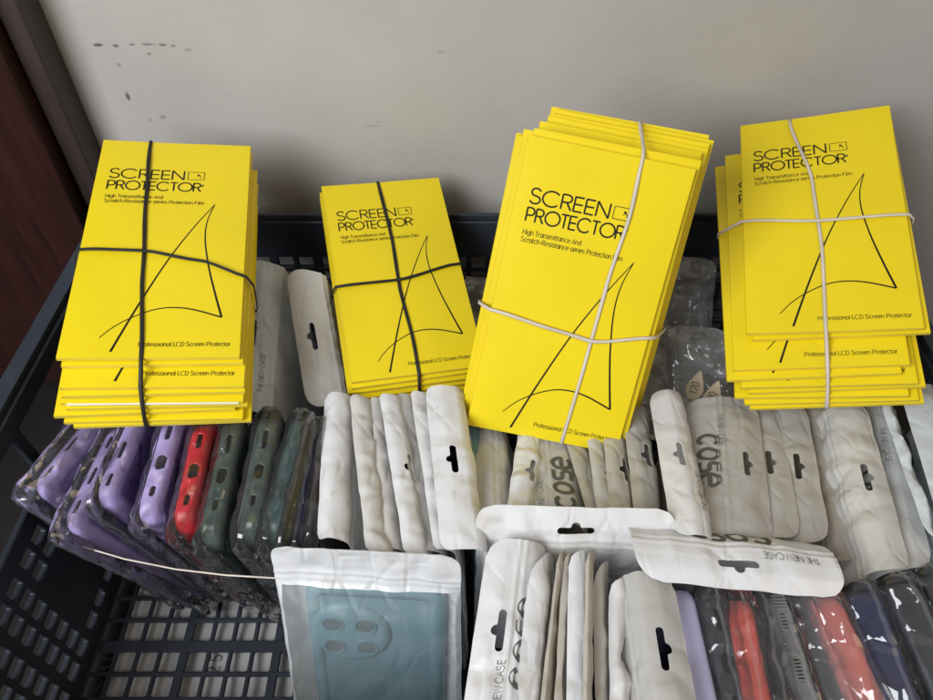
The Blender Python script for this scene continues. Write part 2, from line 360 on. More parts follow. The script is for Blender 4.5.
def small(ch):                             # monoline sans letters for the small print, capital height 1
    x = .72
    if ch == ' ': return .30, []
    if ch == '-': return .36, [[(.05, .38), (.30, .38)]]
    if ch == 'a': return .64, [arc(.30, .35, .23, .35, 0, 360, 14), [(.53, x), (.53, 0)]]
    if ch == 'c': return .58, [arc(.31, .36, .24, .35, 48, 312, 12)]
    if ch == 'd': return .64, [arc(.30, .35, .23, .35, 0, 360, 14), [(.53, 1), (.53, 0)]]
    if ch == 'e': return .62, [[(.07, .39), (.55, .39)] + arc(.31, .36, .24, .35, 8, 312, 14)]
    if ch == 'f': return .34, [[(.14, 0), (.14, .82)] + arc(.29, .82, .15, .16, 180, 90, 5), [(.01, .69), (.30, .69)]]
    if ch == 'g': return .64, [arc(.30, .35, .23, .35, 0, 360, 14), [(.53, x), (.53, -.06)] + arc(.30, -.06, .23, .2, 0, -150, 8)]
    if ch == 'h': return .62, [[(.08, 0), (.08, 1)], arc(.30, .44, .22, .27, 180, 0, 8) + [(.52, 0)]]
    if ch == 'i': return .25, [[(.12, 0), (.12, x)], [(.12, .88), (.12, 1)]]
    if ch == 'l': return .25, [[(.12, 0), (.12, 1)]]
    if ch == 'm': return .92, [[(.08, 0), (.08, x)], arc(.26, .47, .18, .24, 180, 0, 7) + [(.44, 0)], arc(.63, .47, .19, .24, 180, 0, 7) + [(.82, 0)]]
    if ch == 'n': return .62, [[(.08, 0), (.08, x)], arc(.30, .44, .22, .27, 180, 0, 8) + [(.52, 0)]]
    if ch == 'o': return .63, [arc(.315, .36, .25, .35, 0, 360, 16)]
    if ch == 'r': return .38, [[(.08, 0), (.08, x)], arc(.28, .44, .2, .27, 180, 70, 5)]
    if ch == 's': return .55, [arc(.27, .53, .19, .18, 25, 265, 8) + arc(.27, .19, .21, .18, 85, -155, 8)]
    if ch == 't': return .34, [[(.14, .95), (.14, .12)] + arc(.26, .14, .12, .13, 180, 280, 4), [(.0, .69), (.29, .69)]]
    if ch == 'A': return .68, [[(.02, 0), (.33, 1), (.64, 0)], [(.14, .36), (.52, .36)]]
    if ch == 'D': return .74, [[(.08, 0), (.08, 1)], [(.08, .98), (.30, .98)] + arc(.30, .5, .36, .48, 90, -90, 12) + [(.08, .02)]]
    if ch == 'F': return .60, [[(.08, 0), (.08, 1)], [(.08, .96), (.56, .96)], [(.08, .5), (.48, .5)]]
    if ch == 'H': return .72, [[(.08, 0), (.08, 1)], [(.63, 0), (.63, 1)], [(.08, .52), (.63, .52)]]
    if ch == 'L': return .56, [[(.08, 1), (.08, 0)], [(.08, .04), (.52, .04)]]
    if ch == 'W': return .96, [[(.02, 1), (.25, 0), (.48, 1), (.71, 0), (.94, 1)]]
    if ch in '0': return .58, [arc(.29, .5, .22, .49, 0, 360, 16)]
    if ch in '1': return .58, [[(.12, .78), (.32, .98), (.32, 0)]]
    if ch in '2': return .58, [arc(.28, .72, .2, .26, 170, -40, 10) + [(.08, .04), (.52, .04)]]
    if ch in '5': return .58, [[(.50, .96), (.16, .96), (.10, .52)] + arc(.28, .32, .22, .30, 115, -150, 12)]
    if ch in '8': return .58, [arc(.29, .75, .18, .23, 0, 360, 12), arc(.29, .27, .22, .27, 0, 360, 14)]
    a, st = glyph(ch); k = .80 if ch in 'CO' else 1.0
    return a * k + .06, [[(p[0] * k + .03, p[1]) for p in q] for q in st]
_tc = {}
def text_pts(body, sw=.105):                # a line of small print, scaled to width 1
    if body in _tc: return _tc[body]
    tot = sum(small(c)[0] for c in body); x = 0; vs = []; fs = []; n = 0
    for c in body:
        a, sts = small(c)
        for st in sts:
            v, f = ribbon([((x + p[0]) / tot, p[1] / tot) for p in st], sw / tot)
            b = len(vs); vs += [V((q.x, q.y, (n % 5) * .0008)) for q in v]; fs += [tuple(i + b for i in g) for g in f]; n += 1
        x += a
    _tc[body] = (vs, fs); return _tc[body]

# paper under the crate, seen through the base
mb = MB()
n = 24
vs = []; fs = []
for i in range(n + 1):
    for j in range(n + 1):
        x = -27 + 26 * i / n; y = 11 + 26 * j / n
        vs.append((x, y, -.8 + .35 * noise.noise(V((x * .3, y * .3, 2)))))
for i in range(n):
    for j in range(n): fs.append((i*(n+1)+j, (i+1)*(n+1)+j, (i+1)*(n+1)+j+1, i*(n+1)+j+1))
mb.add(vs, fs); pap = mb.build('paper_sheet', M_paper); mod_solid(pap, .03)
for (u, v, tx, k) in ((103, 690, 'S 8 0', 3.0), (218, 672, '2 5 5', 2.2)):
    pm = MB(); q = P(u, v, -.4); vs, fs = text_pts(tx); pm.add([(q.x - g.y * k, q.y + g.x * k, -.8 + .35 * noise.noise(V(((q.x - g.y * k) * .3, (q.y + g.x * k) * .3, 2))) + .05 + g.z) for g in vs], fs)
    child(pm, 'print', M_grey, pap, False)
tag(pap, 'crumpled grey white paper lying under the slotted base of the crate', 'paper')

# ------------------------------------------------------------------ yellow packets
PW, PL, PT = 10.0, 18.5, .34
VAR = [0]
def wave(x, y):                            # each kind of packet is bent a little differently
    k = VAR[0]; w = .045 * noise.noise(V((x * .16, y * .12, k * 4.7)))
    if k == 0: w += .16 * max(0, (x / 5 * .6 + y / 9.25 * .7) - .62) ** 1.3 + .10 * max(0, (-x / 5 * .6 - y / 9.25 * .7) - .7)
    return w
def pthick(x, y):
    a = max(0, 1 - (2 * x / PW) ** 2); b = max(0, 1 - (2 * y / PL) ** 2)
    return PT / 2 + .07 * (a ** .5) * (b ** .5) - .035
def ptop(x, y): return pthick(x, y) + wave(x, y)
def packet_mesh():
    mb = MB(); nx, ny = 16, 20; idx = {}
    def prof(i): return -1 + 2 * i / nx
    for sgn in (1, -1):
        for i in range(nx + 1):
            for j in range(ny + 1):
                x = prof(i) * PW / 2; y = (-1 + 2 * j / ny) * PL / 2
                idx[(sgn, i, j)] = len(mb.v); mb.v.append(V((x, y, sgn * pthick(x, y) + wave(x, y))))
    for i in range(nx):
        for j in range(ny):
            mb.f.append(tuple(idx[(1, *c)] for c in ((i,j),(i+1,j),(i+1,j+1),(i,j+1)))); mb.m.append(0)
            mb.f.append(tuple(idx[(-1, *c)] for c in ((i,j),(i,j+1),(i+1,j+1),(i+1,j)))); mb.m.append(0)
    # folded long sides bulge out a little; ends are closed by a tucked flap with a pale cut edge
    for i0, sx in ((0, -1), (nx, 1)):
        mids = []
        for j in range(ny + 1):
            a = mb.v[idx[(1, i0, j)]]; mids.append(len(mb.v)); mb.v.append(V((a.x + sx * .05, a.y, wave(a.x, a.y))))
        for j in range(ny):
            t0, t1 = idx[(1, i0, j)], idx[(1, i0, j+1)]; b0, b1 = idx[(-1, i0, j)], idx[(-1, i0, j+1)]
            for q in ((t0, mids[j], mids[j+1], t1), (mids[j], b0, b1, mids[j+1])):
                mb.f.append(q if sx > 0 else q[::-1]); mb.m.append(0)
    for j0, sy in ((0, -1), (ny, 1)):
        for i in range(nx):
            t0, t1 = idx[(1, i, j0)], idx[(1, i+1, j0)]; b0, b1 = idx[(-1, i, j0)], idx[(-1, i+1, j0)]
            q = (b0, b1, t1, t0); mb.f.append(q if sy < 0 else q[::-1]); mb.m.append(1)
    return mb
def packet_print():
    mb = MB(); items = []
    def n2(x, y): return (-PW / 2 + x * PW, PL / 2 - y * PL)
    x, y = n2(.080, .204); items += word('SCREEN', x, y, 4.95, .90, .105)
    x, y = n2(.080, .263); items += word('PROTECTOR', x, y, 6.1, .83, .105)
    x0, y0 = n2(.592, .200); x1, y1 = n2(.700, .160)
    for a, b in (((x0,y0),(x1,y0)),((x1,y0),(x1,y1)),((x1,y1),(x0,y1)),((x0,y1),(x0,y0))): items.append(ribbon([a, b], .045))
    items.append(ribbon([(x0 + .62, y0 + .52), (x0 + .78, y0 + .40), (x0 + .88, y0 + .14)], .12, .02))
    items.append(ribbon([(x0 + .60, y0 + .30), (x0 + .75, y0 + .52)], .05))
    x, y = n2(.700, .226); items.append(ribbon([(x, y), (x - .1, y - .2)], .09))
    def cr(pts, n=14):
        pts = [n2(*p) for p in pts]; P4 = [pts[0]] + pts + [pts[-1]]; r = []
        for k in range(1, len(P4) - 2):
            p0, p1, p2, p3 = [V(p) for p in P4[k-1:k+3]]
            for i in range(n):
                t = i / n; r.append(tuple(.5 * ((2*p1) + (p2-p0)*t + (2*p0-5*p1+4*p2-p3)*t*t + (3*p1-p0-3*p2+p3)*t**3)))
        r.append(pts[-1]); return r
    items.append(ribbon(cr([(.788,.325),(.665,.445),(.530,.600),(.400,.785),(.280,.978)]), .05, .135))
    items.append(ribbon(cr([(.785,.330),(.748,.41),(.745,.50),(.780,.62),(.830,.735),(.883,.842)]), .05, .135))
    items.append(ribbon(cr([(.207,.925),(.280,.880),(.375,.842),(.490,.812),(.600,.803),(.720,.812),(.883,.842)]), .05, .11))
    def tx(body, xa, xb, yy):
        vs, fs = text_pts(body); xx, y_ = n2(xa, yy); w = (xb - xa) * PW
        items.append(([V((xx + v.x * w, y_ + v.y * w, v.z * w)) for v in vs], fs))
    tx('High Transmittance And', .084, .448, .306)
    tx('Scratch-Resistance series Protection Film', .082, .716, .330)
    tx('Professional LCD Screen Protector', .424, .945, .958)
    for k, (vs, fs) in enumerate(items):
        mb.add([V((v.x, v.y, ptop(v.x, v.y) + .014 + .0006 * (k % 7) + v.z)) for v in vs], fs)
    return mb
pk_kinds = []
for k in range(4):
    VAR[0] = k; b_ = packet_mesh().data('packet', [M_yel, M_edge]); b_.set_sharp_from_angle(angle=.5)
    pk_kinds.append((b_, packet_print().data('print', M_ink, smooth=False)))
def lined():
    mb = MB()
    mb.box((-PW/2 + .25, -PL/2 - .09, -.05), (PW/2 - .25, -PL/2 + .9, .05)); return mb
pk_liner = lined().data('paper_liner', M_liner, smooth=False)
ORD = ['topmost', 'second', 'third', 'fourth', 'fifth', 'sixth', 'seventh', 'eighth', 'ninth', 'tenth', 'eleventh', 'twelfth']
def frame_mat(c, X, Y, N):
    m = Matrix.Identity(4)
    for i in range(3): m[i][0] = X[i]; m[i][1] = Y[i]; m[i][2] = N[i]; m[i][3] = c[i] * S
    return m
def convex(pts):
    pts = sorted(set(pts))
    def half(ps):
        h = []
        for p in ps:
            while len(h) > 1 and (h[-1][0]-h[-2][0])*(p[1]-h[-2][1]) - (h[-1][1]-h[-2][1])*(p[0]-h[-2][0]) <= 0: h.pop()
            h.append(p)
        return h
    a = half(pts); b = half(pts[::-1]); return a[:-1] + b[:-1]
def bundle(c, X, Y, scale, offs, name, bandmat, bandname, vband, hband, liners=()):
    X = V(X).normalized(); Y = V(Y); Y = (Y - X * Y.dot(X)).normalized(); N = X.cross(Y)
    c = CAM + (V(c) - CAM) * scale
    k = scale if name == 'second' else 1.0       # the second bundle holds slightly smaller packets
    c0 = frame_mat(c, X, Y, N)
    rects = []
    for i, (dx, dy, rz) in enumerate(offs):
        zc = -PT / 2 - .05 - i * (PT + .06)
        loc = Matrix.Translation(V((dx, -dy, zc)) * S * k) @ Matrix.Rotation(math.radians(rz), 4, 'Z') @ Matrix.Rotation(math.radians(random.uniform(-.35, .35)), 4, 'X')
        what = {'first': 'leftmost yellow bundle', 'second': 'small yellow bundle tied with black bands',
                'third': 'steeply leaning yellow bundle', 'fourth': 'rightmost yellow bundle'}[name]
        lab = ('topmost printed yellow packet of the ' if i == 0 else
               'bottom yellow packet of the ' if i == len(offs) - 1 else ORD[i] + ' yellow packet from the top of the ') + what
        e = empty('packet', (0,0,0), lab, 'packet', 'yellow packets in the ' + what, c0 @ loc @ Matrix.Scale(k, 4))
        pk_body, pk_print = pk_kinds[0 if i == 0 else 1 + (i * 7 + len(name)) % 3]
        for nm, me in (('sleeve', pk_body), ('print', pk_print)) + ((('paper_liner', pk_liner),) if i in liners else ()):
            o = bpy.data.objects.new(nm, me); col.objects.link(o); o.parent = e
        rects.append((dx, dy, zc))
    # rubber bands: taut loops round the bundle
    R_ = [(dx * k, -dy * k, z * k) for dx, dy, z in rects]; hw, hl, ht = PW * k / 2 + .05, PL * k / 2, PT * k / 2
    def loop(axis, fun, lift):
        pts = []
        for dx, dy, z in R_:
            m, h = (dy, hl) if axis == 1 else (dx, hw)
            for sg in (-1, 1):
                for q in (-ht, ht): pts.append((round(m + sg * h, 3), round(z + q * .8, 3)))
        top = R_[0]; m = top[1] if axis == 1 else top[0]; h = hl if axis == 1 else hw
        for t in (-.8, -.5, 0, .5, .8): pts.append((m + t * h, top[2] + ht + .05 * k))
        hull = convex(pts); n = len(hull); cen = V((sum(p[0] for p in hull) / n, sum(p[1] for p in hull) / n)); path = []
        for i in range(n):
            a = V(hull[i]); b = V(hull[(i+1) % n]); m_ = max(1, int((b - a).length / .5))
            for t in range(m_): path.append(a + (b - a) * t / m_)
        mb = MB(); L = len(path); w0 = .125
        for i in range(L):
            d = (path[(i+1) % L] - path[i-1]); d = d.normalized(); nr = V((d.y, -d.x))
            if nr.dot(path[i] - cen) < 0: nr = -nr
            w = w0 * (1 + .25 * noise.noise(V((path[i].x * .5, path[i].y, 3)))); lift_ = lift + .03 + .02 * noise.noise(V((path[i].x, path[i].y * 2, 7)))
            for (wo, oo) in ((-w, lift_), (-w * .6, lift_ + .065), (w * .6, lift_ + .065), (w, lift_)):
                q = path[i] + nr * (oo + .02); lat = fun(q.x) + wo
                l3 = V((lat, q.x, q.y)) if axis == 1 else V((q.x, lat, q.y))
                mb.v.append(c + X * l3.x + Y * l3.y + N * l3.z)
        for i in range(L):
            for j in range(4):
                a = i * 4 + j; b = i * 4 + (j + 1) % 4; cc = ((i + 1) % L) * 4
                mb.f.append((a, b, cc + (j + 1) % 4, cc + j)); mb.m.append(0)
        return mb
    def locpts(pxs):
        r = []
        for u, v in pxs:
            d = ray(u, v); t = (c - CAM).dot(N) / d.dot(N); q = CAM + d * t - c; r.append((q.dot(X), q.dot(Y)))
        return r
    def interp(pairs):
        pairs = sorted(pairs)
        def f(x):
            if x <= pairs[0][0]: return pairs[0][1]
            if x >= pairs[-1][0]: return pairs[-1][1]
            for (a, b), (a2, b2) in zip(pairs[:-1], pairs[1:]):
                if a <= x <= a2:
                    t = (x - a) / (a2 - a); t = t * t * (3 - 2 * t) * .5 + t * .5; return b + (b2 - b) * t
        return f
    vp = interp([(y, x) for x, y in locpts(vband)]); hp = interp(locpts(hband))
    what = {'first': 'leftmost bundle of yellow packets', 'second': 'small yellow bundle left of centre', 'third': 'steeply leaning bundle', 'fourth': 'rightmost bundle of yellow packets'}[name]
    o = loop(1, vp, .0).build('rubber_band', bandmat); tag(o, bandname + ' rubber band running lengthwise round the ' + what, 'rubber band')
    o = loop(0, hp, .1).build('rubber_band', bandmat); tag(o, bandname + ' rubber band running crosswise round the ' + what, 'rubber band')

bundle((-19.64, 37.59, 26.35), (.977, .151, -.151), (-.124, .977, .172), 1.0,
       [(0,0,0),(.12,.2,.4),(.35,1.5,-.6),(.22,1.75,.5),(.32,2.05,-.9),(.4,2.15,0),(-.55,2.3,1.2),(.15,2.6,-.4),(.45,2.65,.6)], 'first', M_bandk, 'black',
       [(150,146),(146,200),(143,270),(141,357)], [(79,250),(143,252),(200,262),(246,277)], liners=(4,))
bundle((-5.33, 43.87, 18.2), (.968, .238, -.082), (-.21, .942, .262), .94,
       [(0,0,0),(-.12,.25,.5),(-.28,.5,-.4),(.1,.75,.6),(.3,.95,-.5),(.45,1.0,.4)], 'second', M_bandk, 'black',
       [(378,183),(392,240),(400,290),(413,340),(420,378)], [(339,287),(398,281),(459,264)])
bundle((7.09, 34.4, 23.48), (.981, -.120, -.155), (.194, .494, .847), .95,
       [(0,0,0),(.4,-.5,.6),(-.35,-.25,-.5),(-.6,.1,.3),(-.45,-.1,1.0),(.75,-1.0,.6),(1.1,-1.35,0),(1.35,-1.6,1.0),(1.6,-1.9,.4),(1.5,-2.1,1.4)], 'third', M_bandw, 'pale',
       [(641,166),(630,215),(608,280),(583,370),(564,434)], [(494,310),(560,331),(592,341),(652,338)])
bundle((25.09, 41.99, 25.08), (.932, -.227, .284), (.151, .952, .266), .97,
       [(0,0,0),(.25,.15,.8),(-1.0,2.1,1.0),(-1.6,2.6,2.0),(-.6,3.0,1.2),(-.3,3.1,2.2),(-.9,3.4,.4),(-.5,3.6,1.6),(-.3,3.7,2.4)], 'fourth', M_bandw, 'pale',
       [(790,124),(812,180),(822,250),(826,330)], [(743,222),(820,222),(906,215)])

# ------------------------------------------------------------------ pouches
def spline(rows, t):
    n = len(rows) - 1; k = min(int(t * n), n - 1); u = t * n - k
    p0, p1, p2, p3 = rows[max(k-1, 0)], rows[k], rows[k+1], rows[min(k+2, n)]
    m1 = (p2 - p0) * .30; m2 = (p3 - p1) * .30; a = u * u; b = a * u
    return p1 * (2*b - 3*a + 1) + m1 * (b - 2*a + u) + p2 * (3*a - 2*b) + m2 * (b - a)
class Sheet:
    """a soft sheet: rows of (A, B) points from its top edge downwards"""
    def __init__(s, rows, seed=0, crumple=.12, freq=.35, crease=.1, bow=0):
        s.A = [V(a) for a, b in rows]; s.B = [V(b) for a, b in rows]
        s.W = (s.A[0] - s.B[0]).length
        m = [(a + b) / 2 for a, b in zip(s.A, s.B)]; s.rows = {}
        s.cum = [0]
        N = 80; prev = spline(m, 0); s.tab = [0]
        for i in range(1, N + 1):
            q = spline(m, i / N); s.tab.append(s.tab[-1] + (q - prev).length); prev = q
        s.L = s.tab[-1]; s.seed = seed; s.cr = crumple; s.fr = freq; s.ce = crease; s.bow = bow
        e = .01
    def u(s, t):
        for i in range(len(s.tab) - 1):
            if s.tab[i+1] >= t: return (i + (t - s.tab[i]) / max(1e-6, s.tab[i+1] - s.tab[i])) / (len(s.tab) - 1)
        return 1.0
    def row(s, t):
        if t not in s.rows:
            k = s.u(max(0, t)); A, B = spline(s.A, k), spline(s.B, k)
            k0 = s.u(max(0, t - .2)); k1 = s.u(min(s.L, max(t, 0) + .2))
            s.rows[t] = (A, B, spline(s.A, k1) - spline(s.A, k0), spline(s.B, k1) - spline(s.B, k0), (B - A).normalized())
        return s.rows[t]
    def base(s, x, t):                     # x in cm from the middle (towards A negative), t in cm from the top
        A, B = s.row(t)[:2]; return A + (B - A) * (x / s.W + .5)
    def frame(s, x, t):
        A, B, dA, dB, dx = s.row(t); f = x / s.W + .5
        dt = (dA + (dB - dA) * f).normalized(); return A + (B - A) * f, dx, dt, dx.cross(dt).normalized()
    def point(s, x, t, off=0):
        p, dx, dt, n = s.frame(x, t)
        if n.dot(CAM - p) < 0 and s.flip is None: pass
        q = V((x * s.fr, t * s.fr * .7, s.seed * 7.3))
        d = s.cr * (noise.noise(q) * 1.2 + .25 * noise.noise(q * 2.3)) + s.ce * (abs(noise.noise(q * 1.5 + V((3, 1, 9)))) - .25) * -1.1
        vd = noise.voronoi(V((x * s.fr * 1.1, t * s.fr * .55, s.seed * 3.1)))[0]
        d += s.ce * 1.0 * (min(.5, vd[1] - vd[0]) - .2)
        vd = noise.voronoi(V((x * s.fr * 3.2 + 5, t * s.fr * 1.2, s.seed * 5.1)))[0]
        d += s.ce * .20 * (min(.5, vd[1] - vd[0]) - .2)
        edge = min(1, t / .8 + .35)
        d += s.bow * (1 - (2 * x / s.W) ** 2)
        return p + n * (d * edge + off * s.sg)
def euro(x, t, hw=1.05, hh=.2, tc=1.35):
    a = math.hypot(max(abs(x) - (hw - hh), 0), t - tc) - hh
    b = math.hypot(x, t - (tc - .22)) - .27
    return min(a, b)
pouch_n = [0]
def pouch(name, label, cat, group, rows, mats, thick=.95, tzip=3.0, hole=True, seed=None, crumple=.06, crease=.17, freq=.35, bow=0, puff=0, pw=2.6, pe=.55, edge_only=False,
          prints=(), corner=1.0, full_at=6.5, fine=.19, edge_pad=.25, start_thick=.05, cold=None):
    pouch_n[0] += 1
    sh = Sheet(rows, seed if seed is not None else pouch_n[0], crumple, freq, crease, bow); sh.flip = None
    p, dx, dt, n = sh.frame(0, 1.5); sh.sg = 1 if n.dot(CAM - p) > 0 else -1
    W, L = sh.W, sh.L
    def lines(a, b, dens, lo, hi):
        r = [a]; x = a
        while x < b - 1e-6:
            x += dens if (hole and lo < x < hi) else (.1 if (a == 0 and tzip and tzip - 1.1 < x < tzip + .3) else fine)
            r.append(min(x, b))
        return r
    xs = lines(-W/2, W/2, .1, -1.35, 1.35); ts = lines(0, L, .09, .6, 1.85)
    def half(t):
        if t >= corner: return W / 2
        return W / 2 - (corner - math.sqrt(max(0, corner**2 - (corner - t)**2)))
    def th(x, t):
        if start_thick > .3: f = 1.0
        else:
            f = min(1, max(0, (t - tzip) / max(.1, full_at - tzip))); f = f * f * (3 - 2 * f)
        e = 1 - min(1, abs(2 * x / W)) ** pw
        zr = .075 * math.exp(-((t - tzip + .3) / .11) ** 2) + .075 * math.exp(-((t - tzip - .1) / .11) ** 2) + .03 * math.exp(-((t - tzip + .95) / .08) ** 2) * (.6 + .4 * math.sin(x * 11)) if tzip else 0
        return .025 + zr + (thick / 2 - .02) * f * max(e, 0) ** pe
    two = isinstance(mats, (list, tuple)) and len(mats) > 1
    kill = set()
    ni, nj = len(xs), len(ts)
    co = {}
    for i in range(ni):
        for j in range(nj): co[(i, j)] = [xs[i] * (half(ts[j]) + (.10 * noise.noise(V((ts[j] * .45, (3 if xs[i] > 0 else 8), sh.seed * 2.7))))) / (W / 2), ts[j] + (.10 * noise.noise(V((xs[i] * .4, 5, sh.seed * 1.7))) if j == 0 else 0)]
    if hole:
        for i in range(ni - 1):
            for j in range(nj - 1):
                if euro(sum(co[(a, b)][0] for a in (i, i+1) for b in (j, j+1)) / 4, sum(co[(a, b)][1] for a in (i, i+1) for b in (j, j+1)) / 4) < 0: kill.add((i, j))
        bd = set()
        for (i, j) in kill:
            for a, b in ((i,j),(i+1,j),(i,j+1),(i+1,j+1)):
                if any((c_, d_) not in kill for c_ in (a-1, a) for d_ in (b-1, b)): bd.add((a, b))
        for k in bd:
            x, t = co[k]
            for _ in range(3):
                f = euro(x, t); e = .01; gx = (euro(x+e, t) - f) / e; gt = (euro(x, t+e) - f) / e; g = max(.3, gx*gx + gt*gt)
                x -= f * gx / g; t -= f * gt / g
            co[k] = [x, t]
    mb = MB(); idx = {}
    used = set()
    for i in range(ni - 1):
        for j in range(nj - 1):
            if (i, j) not in kill: used |= {(i,j),(i+1,j),(i,j+1),(i+1,j+1)}
    for k in used:
        x, t = co[k]; h = th(x, t)
        for sgn in (1, -1):
            hh = h
            if puff:
                vd = noise.voronoi(V((x * .42 + sgn * 9, t * .42, sh.seed * 4.3)))[0]; v2 = noise.voronoi(V((x * 1.1 + sgn * 5, t * 1.1, sh.seed * 2.3)))[0]
                hh += puff * (min(.6, vd[1] - vd[0]) + .30 * min(.5, v2[1] - v2[0])) * min(1, max(.15, (W / 2 - abs(x)) / .8))
            idx[(sgn, *k)] = len(mb.v); mb.v.append(sh.point(x, t, sgn * hh))
    fl = sh.sg > 0
    def q(*a, r=False):
        f = tuple(idx[c] for c in a); mb.f.append(f[::-1] if r != (not fl) else f); mb.m.append(0)
    def gone(i, j): return i < 0 or j < 0 or i >= ni - 1 or j >= nj - 1 or (i, j) in kill
    for i in range(ni - 1):
        for j in range(nj - 1):
            if (i, j) in kill: continue
            q((1,i,j),(1,i+1,j),(1,i+1,j+1),(1,i,j+1)); win = (ts[j] > .12 and abs(xs[i] + .1) < W / 2 - .16) if edge_only else (ts[j] > tzip + .35 and abs(xs[i] + .1) < W / 2 - .3); mb.m[-1] = 0 if (win or not two) else 1
            q((-1,i,j),(-1,i,j+1),(-1,i+1,j+1),(-1,i+1,j)); mb.m[-1] = (mb.m[-2] if edge_only else 1) if two else 0
            if gone(i-1, j): q((1,i,j),(1,i,j+1),(-1,i,j+1),(-1,i,j))
            if gone(i+1, j): q((1,i+1,j),(-1,i+1,j),(-1,i+1,j+1),(1,i+1,j+1))
            if gone(i, j-1): q((1,i,j),(-1,i,j),(-1,i+1,j),(1,i+1,j))
            if gone(i, j+1): q((1,i,j+1),(1,i+1,j+1),(-1,i+1,j+1),(-1,i,j+1))
    ob = mb.build(name, mats); ob.data.set_sharp_from_angle(angle=.75); tag(ob, label, cat, group)
    # printed words lie on the camera-side sheet, upright with respect to the pouch's top
    rx = 1 if sh.sg > 0 else -1
    for pr in prints:
        kind, px, pt = (pr + (None, None))[:3] if isinstance(pr, tuple) else (pr, None, None)
        pm = MB()
        if kind == 'new':
            px = -2.9 if px is None else px; pt = 2.2 if pt is None else pt
            vs, fs = text_pts('THE NEW CASE'); w = 3.0; items = [([V((v.x * w + px - w / 2, v.y * w - pt - .15, v.z * w)) for v in vs], fs)]; mat = M_lgrey
        else:
            px = 0 if px is None else px; pt = 4.2 if pt is None else pt
            items = word('cose', px - 2.3, -pt - .65, 4.6, 1.3, .27); mat = M_grey
        for k, (vs, fs) in enumerate(items):
            out = []
            for v in vs:
                x, t = -v.x * rx, -v.y
                x = max(-W/2 + .05, min(W/2 - .05, x)); out.append(sh.point(x, t, th(x, t) + .03 + .001 * (k % 5) + v.z))
            pm.add(out, fs)
        child(pm, 'print', mat, ob, False)
    return ob, sh, th
def fall(pa, pb, za, zb, offs):
    A = P(*pa, za); B = P(*pb, zb)
    rows = [(A, B)]
    for o in offs:
        if len(o) == 3: rows.append((A + V(o), B + V(o)))
        else: rows.append((A + V(o[:3]), B + V(o[3:])))
    return rows
def bag(label, group, pa, pb, za, zb, offs, mats, **k):
    return pouch('case_pouch', label, 'pouch', group, fall(pa, pb, za, zb, offs), mats, **k)

GB = 'white zip pouches in the back row'; GW = 'white zip pouches filed left of the leaning bundle'; GX = 'zip pouches filed under the leaning bundle'
GY = 'zip pouches filed under the rightmost bundle'; GF = 'zip pouches filed in the front row'
# back row
bag('cool white pouch lettered along its edge, beside the leftmost yellow bundle', GB, (243,262), (228,412), 20, 15, [(1.6,0,.1),(3.0,0,-.7),(3.6,0,-3.2),(4.0,0,-8),(4.3,0,-13)], M_cool, prints=('new',), crumple=.1)
bag('beige white pouch with a dark hang hole, between the two bundles with black bands', GB, (285,272), (307,408), 20.5, 15.5, [(1.4,0,.25),(2.8,0,-.25),(3.5,0,-3),(3.8,0,-8),(4,0,-13)], M_warmw, thick=.7, crumple=.1)
bag('greyish pouch edge showing right of the beige pouch with the dark hang hole', GB, (327,285), (340,400), 18, 13.5, [(.5,0,-.6),(.8,0,-3),(1,0,-8),(1.2,0,-12)], M_beige, hole=False)
# middle row, left part
def strip(w, over=.45, top=0, lean=0, z=18.2):       # flap lies flat for its visible width, then folds down under its neighbour
    return [(w * .5, 0, top), (w + over * .4, 0, top - .25), (w + over, 0, top - .8), (w + over + .25 + lean * .2, 0, -3.4), (w + over + .4 + lean * .6, 0, -9), (w + over + .5 + lean, 0, -z)]
bag('smooth white pouch edge next to the dark slim cases', GW, (325,396), (317,542), 18.3, 18.9, [(.5,0,.35),(1.0,0,.3),(1.75,0,-.3),(2.0,0,-3),(2.3,0,-9),(2.5,0,-18)], M_white, hole=False, crumple=.05, thick=.9, corner=.5)
bag('ripple-edged warm white pouch, second right of the dark slim cases', GW, (349,396), (366,553), 18.7, 19.3, strip(.95, top=.15), M_warmw, hole=False, crumple=.08, crease=.32, freq=.4, corner=.4)
bag('flat warm white pouch edge, third right of the dark slim cases', GW, (369,398), (386,549), 18.4, 18.9, strip(.6, top=.05), M_warmw, hole=False, corner=.3)
bag('bright white pouch strip kinked at its middle, fourth right of the dark slim cases', GW, (379,394), (404,554), 18.8, 19.4, strip(.95, top=.1), M_white, hole=True, corner=.3, crease=.25)
bag('greyish white pouch edge between two bright white strips', GW, (396,393), (421,549), 18.4, 18.9, strip(.8, top=-.1), M_warmw, hole=False, corner=.4)
bag('narrow bright pouch strip just left of the broad flap with the hang hole', GW, (410,391), (434,550), 18.8, 19.3, strip(.85, top=.05), M_white, hole=True, corner=.3, crease=.22)
bag('broad white pouch flap with a hang hole, last of the pouches before the leaning bundle', GW, (425,388), (441,550), 19.0, 19.8, [(1.0,0,.25),(2.0,0,.15),(2.45,0,-.3),(2.6,0,-2.8),(2.8,0,-9),(3.0,0,-18)], M_white, crumple=.05, corner=.5)
